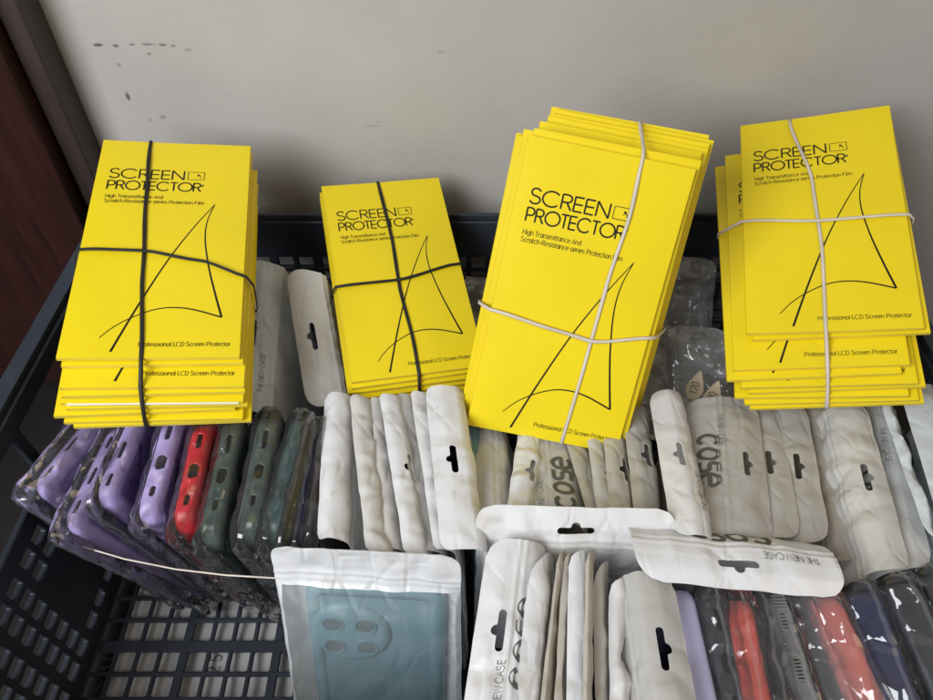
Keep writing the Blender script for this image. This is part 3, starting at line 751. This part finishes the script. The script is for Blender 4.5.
# middle row under the leaning bundle
bag('ribbed greyish white pouch under the lower left corner of the leaning bundle', GX, (476,420), (476,522), 16.6, 18.8, strip(1.6, .5, .15, z=17), M_frost, hole=False, tzip=1.3, corner=.4)
bag('bright white pouch corner folded over, left of the pouch with big printed letters', GX, (519,428), (504,520), 16.9, 19.5, strip(1.1, .5, .2, z=17), M_white, hole=True, crease=.3, corner=.3)
bag('pouch with big dark letters reading upward below the leaning bundle', GX, (517,424), (521,524), 16.2, 18.2, [(.7,0,.25),(1.5,0,.3),(2.3,0,.25),(3.3,0,-.1),(3.9,0,-1.2),(4.1,0,-5),(4.2,0,-15.4)], M_frost, hole=False, prints=(('new',-2.6,1.3),('cose',-1.2,2.75)), tzip=1.9, full_at=9, crumple=.06)
bag('greyish wedge of pouch right of the big printed letters', GX, (562,430), (590,522), 16.5, 18.3, strip(1.0, z=17), M_frostw, hole=False, corner=.3)
bag('pale blue white pouch strip with half hidden hang hole under the leaning bundle', GX, (586,430), (598,522), 17.0, 18.9, strip(.8, top=.1, z=17), M_frost, corner=.3)
bag('beige pouch with a hang hole behind the horizontal white pouch', GX, (602,425), (610,520), 17.0, 18.7, strip(1.1, top=.1, z=17), M_frostw, corner=.4)
bag('beige pouch strip left of the long white flap with dark hang hole', GX, (622,405), (634,514), 16.9, 18.5, strip(1.3, top=.1, z=17), M_frostw, corner=.4)
# middle row, right part
bag('long white pouch flap with a dark hang hole and small upward lettering', GY, (648,392), (672,536), 18.0, 20.2, [(1.3,0,.3),(2.2,0,-.2),(2.5,0,-2),(2.7,0,-9),(2.9,0,-18)], M_white, prints=('new',), crumple=.1)
bag('broad frosted pouch with rounded lower corner and big faint letters along its left edge', GY, (757,402), (775,548), 16.8, 18.6, [(-1.3,0,.45),(-2.6,0,.55),(-3.9,0,.4),(-4.9,0,-.4),(-5.3,0,-3),(-5.4,0,-9),(-5.5,0,-16.5)], M_frostw, prints=(('new',-2.9,2.9), ('cose',-.2,3.7)), crumple=.08, corner=1.4)
bag('frosted pouch flap with a pale hang hole, right of the broad frosted pouch', GY, (779,402), (802,540), 16.2, 18.2, [(-1.0,0,.2),(-2.0,0,.0),(-2.6,0,-2),(-2.8,0,-9),(-3,0,-16)], M_frostw, crumple=.09, corner=1.2)
bag('grey frosted pouch flap with a dark hang hole and rounded corner beside it', GY, (806,404), (832,545), 16.3, 17.8, [(-1.1,0,.15),(-2.2,0,-.1),(-2.8,0,-2.2),(-3,0,-9),(-3.2,0,-16)], M_frostw, crumple=.1, corner=1.4)
bag('dull grey pouch sloping down behind the dark gap at right', GY, (838,404), (880,560), 16.0, 17.2, [(-1.2,0,.1),(-2.4,0,-.3),(-3.0,0,-2.4),(-3.2,0,-9),(-3.3,0,-16)], M_beige, hole=False, crumple=.16, thick=.7)
bag('crumpled white pouch with stained hang hole below the rightmost bundle', GY, (866,404), (912,572), 17.8, 18.6, [(-1.1,0,.2),(-2.2,0,-.2),(-2.8,0,-2.6),(-3,0,-9),(-3.1,0,-17)], M_warmw, crumple=.16, crease=.34, freq=.26)
bag('pale pouch with dark letters, left of the blue grey crumpled pouch', GY, (894,402), (934,568), 17.0, 18.2, [(-.8,0,.1),(-1.6,0,-.1),(-2.6,0,-.9),(-3.1,0,-3.5),(-3.3,0,-9),(-3.4,0,-17)], M_frost, hole=False, prints=(('new',-2.6,1.3),('cose',.2,2.6)), tzip=1.8, crumple=.12)
bag('blue grey crumpled pouch showing something brown inside, right of the pale lettered pouch', GY, (878,398), (928,540), 18.6, 18.8, [(.6,0,.1),(1.2,0,-1.0),(1.5,0,-4),(1.7,0,-9),(1.9,0,-17)], M_cool, hole=False, crumple=.2, crease=.4, freq=.35)
bag('mint white pouch flap at the right side of the crate', GY, (898,386), (948,550), 18.6, 19.2, [(1.2,0,.2),(2.4,0,.0),(2.9,0,-2),(3.1,0,-9),(3.2,0,-18)], M_cool, prints=('new',), crumple=.1)
# pouches lying across, between the rows
bag('white pouch lying crosswise with a hang hole, its top edge towards the wall', 'pouches lying crosswise between the rows', (476,504), (676,509), 20.8, 20.6,
    [(0,-.9,-.9),(0,-1.5,-2.2),(0,-1.4,-4.2),(0,-1.2,-9),(0,-1.0,-17)], M_white, crumple=.08, tzip=2.3, full_at=7, thick=.9)
bag('upside down lettered pouch folded forward across the front row', 'pouches lying crosswise between the rows', (638,580), (850,601), 20.2, 20.0,
    [(0,.9,.3,0,.9,.3),(0,1.9,.3),(0,2.9,-.1),(0,3.6,-1.0),(0,3.8,-5),(0,3.9,-17)], M_white, crumple=.1, prints=(('new',-2.9,2.0), ('cose',0,3.45)), tzip=2.6, full_at=9, thick=.9, corner=1.3)

# ------------------------------------------------------------------ phone cases
def outline(w, h, r, step=.16):
    """rounded rectangle, clockwise from the left end of the top edge; (x, z, outward x, outward z)"""
    pts = []
    def seg(x0, z0, x1, z1, nx, nz):
        n = max(1, int(math.hypot(x1-x0, z1-z0) / step))
        for i in range(n): pts.append((x0 + (x1-x0)*i/n, z0 + (z1-z0)*i/n, nx, nz))
    def cor(cx, cz, a0):
        n = max(4, int(r * 1.57 / step))
        for i in range(n):
            a = math.radians(a0 - 90 * i / n); pts.append((cx + r*math.cos(a), cz + r*math.sin(a), math.cos(a), math.sin(a)))
    seg(-w/2+r, 0, w/2-r, 0, 0, 1); cor(w/2-r, -r, 90); seg(w/2, -r, w/2, -h+r, 1, 0); cor(w/2-r, -h+r, 0)
    seg(w/2-r, -h, -w/2+r, -h, 0, -1); cor(-w/2+r, -h+r, 270); seg(-w/2, -h+r, -w/2, -r, -1, 0); cor(-w/2+r, -r, 180)
    return pts
def phone_case(label, group, O, X, D, N, m_edge, m_back, w=7.7, h=16.0, th=1.05, slots=(), name='phone_case', camera=None):
    """O: middle of the end edge that points up; X along that edge; D down the case; N the way its back faces"""
    O = V(O); X = V(X).normalized(); D = V(D); D = (D - X * D.dot(X)).normalized(); N0 = D.cross(X); N = N0 if N0.dot(V(N)) > 0 else -N0
    Z = -D
    e = empty(name, O + D * h, label, 'phone case', group); ORG[e.name] = O + D * h
    def W3(x, y, z): return O + X * x + N * y + Z * z
    ol = outline(w, h, 1.15, .10 if slots else .2); n = len(ol)
    prof = [(-th/2, -.12), (-th/2 + .06, -.02), (-th/2 + .2, 0)]
    k = 9 if slots else 4
    for i in range(1, k): prof.append((-th/2 + .2 + (th - .62) * i / k, 0))
    for a in (0, 30, 60, 90): prof.append((th/2 - .42 + .42 * math.sin(math.radians(a)), -.42 + .42 * math.cos(math.radians(a))))
    prof.append((th/2, -.8))
    mb = MB(); kill = set(); np_ = len(prof)
    co = {}
    for i in range(n):
        for j in range(np_): co[(i, j)] = [ol[i], prof[j]]
    def sdf(x, y, s): return math.hypot(max(abs(x - s[0]) - max(s[1]/2 - s[2]/2, 0), 0), y) - s[2]/2
    for i in range(n):
        x = (ol[i][0] + ol[(i+1) % n][0]) / 2
        if ol[i][3] < .99: continue
        for j in range(np_ - 1):
            y = (prof[j][0] + prof[j+1][0]) / 2
            if prof[j+1][1] < -.2 or j == 0: continue
            if any(sdf(x, y, s) < 0 for s in slots): kill.add((i, j))
    snap = {}
    for (i, j) in kill:
        for a, b in ((i,j),((i+1) % n,j),(i,j+1),((i+1) % n,j+1)):
            if all((c_ % n, d_) in kill for c_ in (a-1, a) for d_ in (b-1, b)) or prof[b][1] < -.01: continue
            x, y = ol[a][0], prof[b][0]
            sl = min(slots, key=lambda q: sdf(x, y, q))
            for _ in range(3):
                f = sdf(x, y, sl); gx = (sdf(x + .005, y, sl) - f) / .005; gy = (sdf(x, y + .005, sl) - f) / .005
                x -= f * gx * .9; y -= f * gy * .9
            snap[(a, b)] = (x, y)
    for i in range(n):
        for j in range(np_):
            x, z, ox, oz = ol[i]; y, ins = prof[j]
            if (i, j) in snap: x, y = snap[(i, j)]
            mb.v.append(W3(x + ox * ins, y, z + oz * ins))
    for i in range(n):
        for j in range(np_ - 1):
            if (i, j) in kill: continue
            mb.f.append((i*np_+j, ((i+1) % n)*np_+j, ((i+1) % n)*np_+j+1, i*np_+j+1)); mb.m.append(0)
    o = child(mb, 'bumper', m_edge, e); mod_solid(o, .14, 0)
    mb = MB()
    for i in range(n):
        x, z, ox, oz = ol[i]; mb.v.append(W3(x + ox * -.72, th/2 + .055, z + oz * -.72))
    for i in range(n):
        x, z, ox, oz = ol[i]; mb.v.append(W3(x + ox * -.72, th/2 - .06, z + oz * -.72))
    mb.f.append(tuple(range(n))); mb.f.append(tuple(range(2*n-1, n-1, -1))); mb.m += [0, 0]
    for i in range(n): mb.f.append((i, n+i, n+(i+1) % n, (i+1) % n)); mb.m.append(0)
    child(mb, 'back_panel', m_back, e, False)
    if camera: camera(e, W3, th)
    return e
def teeth(e, W3, th):
    mb = MB()
    for i in range(26):
        x = -3.4 + i * .27; mb.add([W3(x + a, -th/2 - .05 + b, c) for a in (0, .15) for b in (0, .3) for c in (.02, .2)], [(0,1,3,2),(4,6,7,5),(0,4,5,1),(2,3,7,6),(1,5,7,3),(0,2,6,4)])
    child(mb, 'zip_teeth', M_mgrey, e, False)
def ridges(e, W3, th):
    mb = MB()
    for i in range(40):
        x = -3.5 + i * .175; mb.add([W3(x + a, b * th * .36, c) for a in (0, .085) for b in (-1, 1) for c in (-.02, .09)], [(0,1,3,2),(4,6,7,5),(0,4,5,1),(2,3,7,6),(1,5,7,3),(0,2,6,4)])
    child(mb, 'grip_ridges', M_mgrey, e, False)
def spots(e, W3, th):
    mb = MB()
    for x, z, r in ((.2, -1.2, .5), (1.6, -2.4, .7), (2.6, -1.0, .4), (-.8, -2.6, .5), (2.9, -3.4, .6)):
        mb.add([W3(x + r * math.cos(a) * (1 + .3 * math.sin(3 * a)), th/2 + h_, z + r * .7 * math.sin(a)) for h_ in (-.05, .03) for a in [k * math.pi / 7 for k in range(14)]], [tuple(range(14, 28))] + [(k, (k+1) % 14, 14 + (k+1) % 14, 14 + k) for k in range(14)])
    mb.add([W3(x, y, .02) for x, y in ((.4, -.3), (1.3, -.35), (1.4, .3), (.5, .35))], [(0, 1, 2, 3)]); mb.add([W3(x, y, .02) for x, y in ((2.2, -.3), (2.9, -.3), (2.8, .35), (2.3, .2))], [(0, 1, 2, 3)])
    child(mb, 'yellow_spots', M_yellow2, e, False)
def end_case(label, group, pa, pb, za, zb, lean, me, mbk, slots=(), tilt=0, w=None, th=1.0, wrap=True, wlabel=None, wmat=None, face=1, wgroup='clear wraps round the cases', near=1.15, h=16.0, grow=.42, wname='clear_wrap', wseed=None, extra=None, puff=.28, cr=.03, ce=.05):
    A = P(*pa, za); B = P(*pb, zb); X = (B - A); L = X.length; X = X / L
    ww = w or min(8.2, max(7.2, L)); O = B - X * (ww / 2)
    D = V((lean, 0, -1)); D = (D - X * D.dot(X)).normalized(); N = D.cross(X)
    if N.x * face < 0: N = -N
    h = min(h, (O.z - 1.0) / max(.3, -D.z))
    e = phone_case(label, group, O, X, D, N, me, mbk, w=ww, h=h, th=th, slots=slots, camera=extra)
    if wrap:
        hw = ww / 2
        rows = []
        for t in (-1.15, -.5, .4, 4, 9, h - .4, h + .3):
            rows.append((O - X * (hw + .35) + D * t, O + X * (hw + near) + D * t))
        pouch(wname, wlabel, 'wrap', wgroup, rows, [wmat or M_clear, M_seam], thick=th + grow, tzip=0, hole=False, crumple=cr, crease=ce, freq=.6, corner=.9, full_at=1.0, fine=.2, seed=wseed, puff=puff, pw=12, pe=.35, edge_only=True)
    return e
SL = [(-2.2, 1.3, .34), (0, 1.0, .55), (1.9, .7, .34)]
SL2 = [(-2.3, 1.2, .28), (.2, 1.2, .3), (2.3, 1.0, .28)]
GP = 'purple bumper cases'; 
end_case('purple case leaning furthest left against the crate side', GP, (98,412), (34,490), 18.6, 17.8, .30, M_purple, M_purple2, SL2, th=.95, wlabel='clear wrap round the leftmost purple case')
end_case('narrow purple case with a frosted pinkish side, second from the crate side', GP, (118,425), (67,528), 18.0, 16.6, .22, M_purple, M_purple2, SL2, th=.95, wlabel='clear wrap round the second purple case from the crate side')
end_case('purple case with a shiny stretched film over it, third from the crate side', GP, (136,418), (101,500), 18.4, 17.6, .12, M_purple, M_purple2, SL2, th=1.0, wlabel='clear wrap with a bright fold round the third purple case from the crate side')
end_case('purple case with three clear port holes beside the red case', GP, (173,418), (145,518), 18.6, 17.4, .03, M_purple, M_purple2, SL, th=1.1, wlabel='clear wrap round the purple case next to the red case')
end_case('bright red case with grey port holes between purple and green cases', None, (204,420), (181,527), 18.4, 17.2, .04, M_red, M_red2, SL, th=1.1, wlabel='clear wrap with crinkled corner round the bright red case')
GG = 'dark green cases in clear wraps'
end_case('green brown translucent case right beside the red case', GG, (234,418), (208,540), 18.4, 17.0, .05, M_green2, M_green, SL, th=1.2, wlabel='clear wrap round the green brown case beside the red case')
end_case('dark green case with a pale round port, in the middle of the green cases', GG, (270,414), (246,535), 18.6, 17.2, -.02, M_green2, M_green, SL, th=1.3, wlabel='clear wrap with a bright glint round the middle green case')
end_case('dark green marbled case, rightmost of the green cases', GG, (303,416), (270,536), 18.2, 17.0, -.06, M_green, M_green2, (), th=1.3, wlabel='clear wrap round the rightmost green case')
GO = 'dark slim cases beside the white pouches'
end_case('olive slim case right of the green cases', GO, (312,420), (285,535), 18.5, 17.4, -.05, M_olive, M_olive, (), th=.5, wlabel='clear wrap round the olive slim case', grow=.3)
end_case('navy slim case between an olive and a brown case', GO, (318,425), (298,538), 18.0, 17.2, -.05, M_navy, M_navy, (), th=.55, wlabel='clear wrap round the navy slim case', grow=.3)
end_case('brown mottled slim case touching the smooth white pouch', GO, (325,425), (312,530), 17.8, 17.2, -.03, M_brown, M_brown, (), th=.7, wlabel='clear wrap round the brown mottled case', grow=.3)
end_case('teal case edge beside the leaning bundle and the broad white flap', None, (473,415), (478,520), 17.2, 17.8, .02, M_teal, M_teal, (), th=.7, wrap=False, h=15)

# front row, right: dark cases in clear wraps
GD = 'cases in clear wraps at the front right'
R0 = dict(wgroup='clear wraps round the front right cases', near=.8, cr=.03, ce=.05, face=-1, puff=.36)
end_case('lilac case edge right of the greyish pouch in the front row', GD, (678,585), (712,745), 18.6, 18.2, .05, M_lilac, M_lilac, (), th=1.5, wrap=False)
end_case('charcoal case between the lilac case and a red case', GD, (712,590), (745,745), 18.4, 17.8, .02, M_black, M_black, SL, th=1.5, wlabel='clear wrap round the charcoal case at the front', **R0)
end_case('dull red case right of the charcoal case', GD, (738,596), (766,745), 18.6, 18.2, .02, M_coral, M_red, (), th=1.3, wlabel='clear wrap with a white glint round the dull red case', **R0)
end_case('dark grey case with a toothed edge right of the dull red case', GD, (758,598), (792,745), 18.2, 17.8, -.02, M_dgrey, M_dgrey, (), th=1.3, extra=teeth, wlabel='clear wrap round the dark grey toothed case', **R0)
end_case('mid grey knurled case between two dark grey cases', GD, (778,600), (822,745), 18.8, 18.2, -.02, M_mgrey, M_dgrey, SL2, th=1.0, extra=ridges, wlabel='clear wrap round the grey knurled case', **R0)
end_case('black case with yellow spots left of the coral case', GD, (800,600), (858,745), 18.0, 17.4, -.04, M_dgrey, M_olive, (), th=1.4, extra=spots, wlabel='cloudy clear wrap left of the coral case', wmat=M_cloudy, **R0)
end_case('coral red case in cloudy wrap under the upside down lettered pouch', GD, (826,600), (886,745), 18.6, 17.8, -.04, M_coral, M_coral, (), th=1.7, wlabel='cloudy wrap round the coral red case', wmat=M_cloudy, **R0)
end_case('navy case right of the coral red case', GD, (862,588), (918,745), 18.6, 17.8, -.06, M_navy, M_navy, (), th=1.8, wlabel='clear wrap round the navy case at the front', **R0)
end_case('black and yellow case in the front right corner', GD, (900,580), (972,740), 19.0, 18.0, -.08, M_black, M_yellow2, (), th=1.8, extra=spots, wlabel='shiny crumpled wrap in the front right corner', **R0)
end_case('dark grey case tucked at the right crate side', GD, (928,572), (1005,730), 18.2, 17.4, -.08, M_dgrey, M_dgrey, (), th=1.6, wlabel='shiny wrap round the dark grey case at the right crate side', **R0)

# front row, left part: white pouches
bag('white pouch with hang hole and big letters at the left of the front row', GF, (488,541), (458,742), 20.0, 19.6, [(.9,0,.25),(1.8,0,.2),(2.7,0,-.1),(3.3,0,-1.0),(3.6,0,-4),(3.7,0,-9),(3.8,0,-18)], M_white, prints=(('new',-2.9,1.6), ('cose',-.4,2.75)), tzip=2.1, full_at=8, crumple=.10, crease=.22)
bag('bluish grey pouch edge right of the front pouch with big letters', GF, (524,570), (506,740), 18.6, 18.2, [(.5,0,.0),(1.0,0,-1),(1.3,0,-5),(1.5,0,-10),(1.6,0,-17)], M_cool, hole=False)
bag('white pouch with a pointed bent tip in the front row', GF, (531,541), (512,742), 20.2, 19.8, [(.45,0,-.05),(1.0,0,-.35),(1.35,0,-1.8),(1.5,0,-5),(1.6,0,-10),(1.7,0,-18)], M_white, hole=False, crumple=.12, crease=.25, corner=2.6)
bag('slim beige pouch edge right of the pointed white tip', GF, (557,548), (536,742), 19.8, 19.4, [(.3,0,.0),(.6,0,-1),(.8,0,-5),(1.0,0,-10),(1.1,0,-18)], M_beige, hole=False, thick=.7)
bag('slim grey beige pouch edge left of the white tab', GF, (563,551), (552,742), 19.6, 19.2, [(.3,0,.1),(.6,0,-.8),(.8,0,-5),(1.0,0,-10),(1.1,0,-18)], M_beige, hole=False, thick=.7)
bag('white pouch with a square tab right of the slim beige edges', GF, (568,550), (566,742), 20.0, 19.4, [(.5,0,.1),(1.0,0,-.3),(1.2,0,-4),(1.4,0,-10),(1.5,0,-18)], M_white, thick=.8, crumple=.1)
bag('upright beige pouch edge standing highest in the middle of the front row', GF, (586,545), (582,742), 20.8, 20.0, [(.25,0,.1),(.5,0,-1),(.6,0,-5),(.7,0,-10),(.8,0,-18)], M_beige, hole=False, thick=.6, crumple=.06)
bag('cream pouch with a rounded shiny corner behind the white stepped pouch', GF, (592,553), (596,742), 19.8, 18.6, [(.5,0,.0),(.9,0,-.8),(1.1,0,-4),(1.2,0,-10),(1.3,0,-18)], M_warmw, hole=False, corner=2.0)
bag('white stepped pouch with creased top left of the greyish frosted pouch', GF, (608,578), (610,742), 19.6, 18.8, [(.5,0,.1),(1.0,0,-.6),(1.2,0,-4),(1.4,0,-10),(1.5,0,-18)], M_white, hole=True, crumple=.12, crease=.36)
bag('greyish frosted pouch with a round dark hang hole beside the lilac case', GF, (672,574), (704,742), 19.8, 19.6, [(-1.0,0,.35),(-2.0,0,.3),(-2.7,0,-.8),(-3.0,0,-4),(-3.1,0,-10),(-3.2,0,-18)], M_frostw, crumple=.12)

# teal case in its pouch, facing the viewer
A0 = P(267, 546, 20.3); B0 = P(459, 556, 20.3)
rows = [(A0 + V(o), B0 + V(o)) for o in ((0,0,0),(.1,-.3,-1.5),(.1,-1.1,-4),(.1,-2.6,-8),(.1,-4.2,-12),(.1,-5.8,-16),(.1,-6.6,-18.4))]
ob, sh, th = pouch('case_pouch', 'frosted pouch with white top edge around the teal case at front left', 'pouch', 'pouches facing the viewer', rows, [M_teal_front, M_white], thick=2.9, tzip=2.3, hole=False, crumple=.10, crease=.26, full_at=4, seed=77)
xd = (B0 - A0).normalized(); O = sh.base(.3, 2.9) + V((0,.55,-.2)); O2 = sh.base(.3, 9) + V((0,.75,-.25)); Dd = (O2 - O).normalized()
def teal_camera(e, W3, thk):
    mb = MB(); R = 2.2; cx, cz = -1.45, -3.6; n = 56
    holes = [(cx - .95, cz + .85), (cx + .95, cz + .85), (cx - .95, cz - .95), (cx + .95, cz - .95)]
    rings = [(R + .16, 0), (R + .10, .2), (R - .06, .34), (R - .28, .36)]
    b = 0
    for (r, hgt) in rings:
        for i in range(n):
            a = 2 * math.pi * i / n; mb.v.append(W3(cx + r * math.cos(a), thk/2 + hgt, cz + r * math.sin(a)))
    for k in range(len(rings) - 1):
        for i in range(n): mb.f.append((k*n+i, k*n+(i+1) % n, (k+1)*n+(i+1) % n, (k+1)*n+i)); mb.m.append(0)
    mb.f.append(tuple((len(rings)-1)*n + i for i in range(n))); mb.m.append(0)
    o = child(mb, 'camera_plate', M_teal, e)
    for hx, hz in holes:
        m2 = MB(); nn = 28
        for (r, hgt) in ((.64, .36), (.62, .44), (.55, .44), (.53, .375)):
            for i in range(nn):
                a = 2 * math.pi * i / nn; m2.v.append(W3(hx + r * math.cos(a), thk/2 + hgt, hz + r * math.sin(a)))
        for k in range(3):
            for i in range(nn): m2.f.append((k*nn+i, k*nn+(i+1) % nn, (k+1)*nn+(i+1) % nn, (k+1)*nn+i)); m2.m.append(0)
        m2.f.append(tuple(3*nn + i for i in range(nn))); m2.m.append(1)  # flat dark disc: the shade of a deeper hole is put into its colour
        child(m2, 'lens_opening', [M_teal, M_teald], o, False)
phone_case('teal case with a round four hole camera plate at front left', None, O, xd, Dd, V((0,-1,.4)), M_teal, M_teal, w=7.9, h=15.2, th=1.1, camera=teal_camera)

# ------------------------------------------------------------------ loose clear bags and tags behind the leaning bundle
def loose(label, c, sx, sy, h, seed, mat):
    c = V(c); rows = []
    for t in range(6):
        f = t / 5; rows.append((c + V((-sx * (.8 + .2 * f), sy * (.5 - f), h * (1 - f) ** 1.3)), c + V((sx * (.8 + .2 * f), sy * (.5 - f) * .8, h * (1 - f)))))
    pouch('clear_bag', label, 'bag', 'loose clear bags behind the leaning bundle', rows, mat, thick=2.2, tzip=0, hole=False, crumple=.35, crease=.55, freq=.4, corner=1.2, full_at=1.5, fine=.22, seed=seed, puff=.5)
loose('crumpled dusty clear bag against the crate back, between the two right bundles', (16.5, 43.5, 9.0), 4.6, 6, 6, 31, M_dusty)
loose('crumpled clear bag behind the long white flap', (14.2, 39.5, 9.0), 3.6, 7, 5, 32, M_dusty)
loose('crumpled clear bag touching the left edge of the rightmost bundle', (18.6, 38.6, 9.5), 3.2, 6, 5, 33, M_dusty)
loose('crumpled clear bag between the small bundle and the leaning bundle', (1.6, 43.0, 8.5), 4.0, 7, 7, 34, M_dusty)
loose('flat clear bag lying on the pouches right of the leaning bundle', (13.0, 36.2, 9.5), 3.0, 5, 6, 35, M_dusty)
loose('highest crumpled clear bag standing before the back lattice', (18.2, 45.2, 8.0), 3.4, 4, 9, 36, M_dusty)
def drop_tag(label, u, v, z, ang, txt):
    c = P(u, v, z); mb = MB(); n = 26; vs = []
    up = V((math.sin(ang), .55, .8)); up = up.normalized(); rt = up.cross((CAM - c).normalized()).normalized(); nn = rt.cross(up)
    for h in (0, .12):
        for i in range(n):
            a = 2 * math.pi * i / n; r = .62 if math.sin(a) < 0 else .62 * (1 - .28 * math.sin(a) ** 2)
            vs.append(c + rt * (r * math.cos(a) * (1 - .45 * max(0, math.sin(a)))) + up * (math.sin(a) * (1.35 if math.sin(a) > 0 else .85)) - nn * h * -1)
    mb.add(vs, [tuple(range(n-1, -1, -1)), tuple(range(n, 2*n))] + [(i, (i+1) % n, n+(i+1) % n, n+i) for i in range(n)])
    o = mb.build('hang_tag', M_tag, smooth=False); tag(o, label, 'tag', 'beige drop shaped tags behind the pouches')
    pm = MB(); vs, fs = text_pts(txt); w = .95
    pm.add([c + rt * (-(v_.y * w - .22)) * 1.0 + up * ((v_.x - .5) * w) + nn * .14 for v_ in vs], fs); child(pm, 'print', M_ink, o, False)
drop_tag('beige drop shaped tag with black digits, behind the long white flap', 695, 388, 15.5, .25, '120')
drop_tag('paler drop shaped tag right of the tag with black digits', 712, 398, 15.3, .3, '120')
# taut edge of a clear bag across the wraps, built as a thin pale cord
mb = MB(); pts = [P(84,547,14.5), P(125,559,14.8), P(175,569,15.0), P(225,575,15.2), P(275,578,15.4)]
for i, p in enumerate(pts):
    for a in range(6): mb.v.append(p + V((0, math.cos(a * math.pi / 3), math.sin(a * math.pi / 3))) * .055)
for i in range(len(pts) - 1):
    for a in range(6): mb.f.append((i*6+a, i*6+(a+1) % 6, (i+1)*6+(a+1) % 6, (i+1)*6+a)); mb.m.append(0)
o = mb.build('clear_bag_edge', M_bandw); tag(o, 'thin pale edge of a clear bag stretched in front of the purple and red cases', 'strap')

# ------------------------------------------------------------------ camera, light, render settings
cd = bpy.data.cameras.new('camera'); cam = bpy.data.objects.new('camera', cd); col.objects.link(cam)
cam.location = CAM * S; cam.rotation_euler = (math.pi / 2 - TH, 0, 0)
cd.sensor_width = 36; cd.lens = 36 * FPX / 933; cd.clip_start = .01; cd.clip_end = 50
cam.location = CAM * S
scn.camera = cam
def area(loc, target, size, power, colr, sy=None):
    l = bpy.data.lights.new('window_or_fill_light', 'AREA'); l.energy = power; l.size = size; l.color = colr
    if sy: l.shape = 'RECTANGLE'; l.size_y = sy
    o = bpy.data.objects.new('window_or_fill_light', l); col.objects.link(o)
    o.location = V(loc) * S; d = (V(target) - V(loc)).normalized(); o.rotation_euler = d.to_track_quat('-Z', 'Y').to_euler()
    return o
area((-58, -34, 84), (-6, 30, 15), .6, 14.0, (.93, .97, 1.0), .6)
area((75, -15, 105), (0, 35, 12), .5, 2.1, (1.0, .74, .44), .6)  # added warm fill lamp for the golden tone at right, not a window
area((105, -45, 78), (-28, 24, 10), .4, 1.5, (.70, .84, 1.0), .5)  # added cool fill lamp to brighten the inner left side of the crate
w = bpy.data.worlds.new('World'); scn.world = w; w.use_nodes = True
bg = w.node_tree.nodes['Background']; bg.inputs[0].default_value = (.98, .94, .92, 1); bg.inputs[1].default_value = .145
scn.render.engine = 'CYCLES'
scn.cycles.transparent_max_bounces = 18; scn.cycles.max_bounces = 10
scn.view_settings.view_transform = 'Standard'; scn.view_settings.look = 'None'
scn.view_settings.exposure = 0; scn.view_settings.gamma = 1
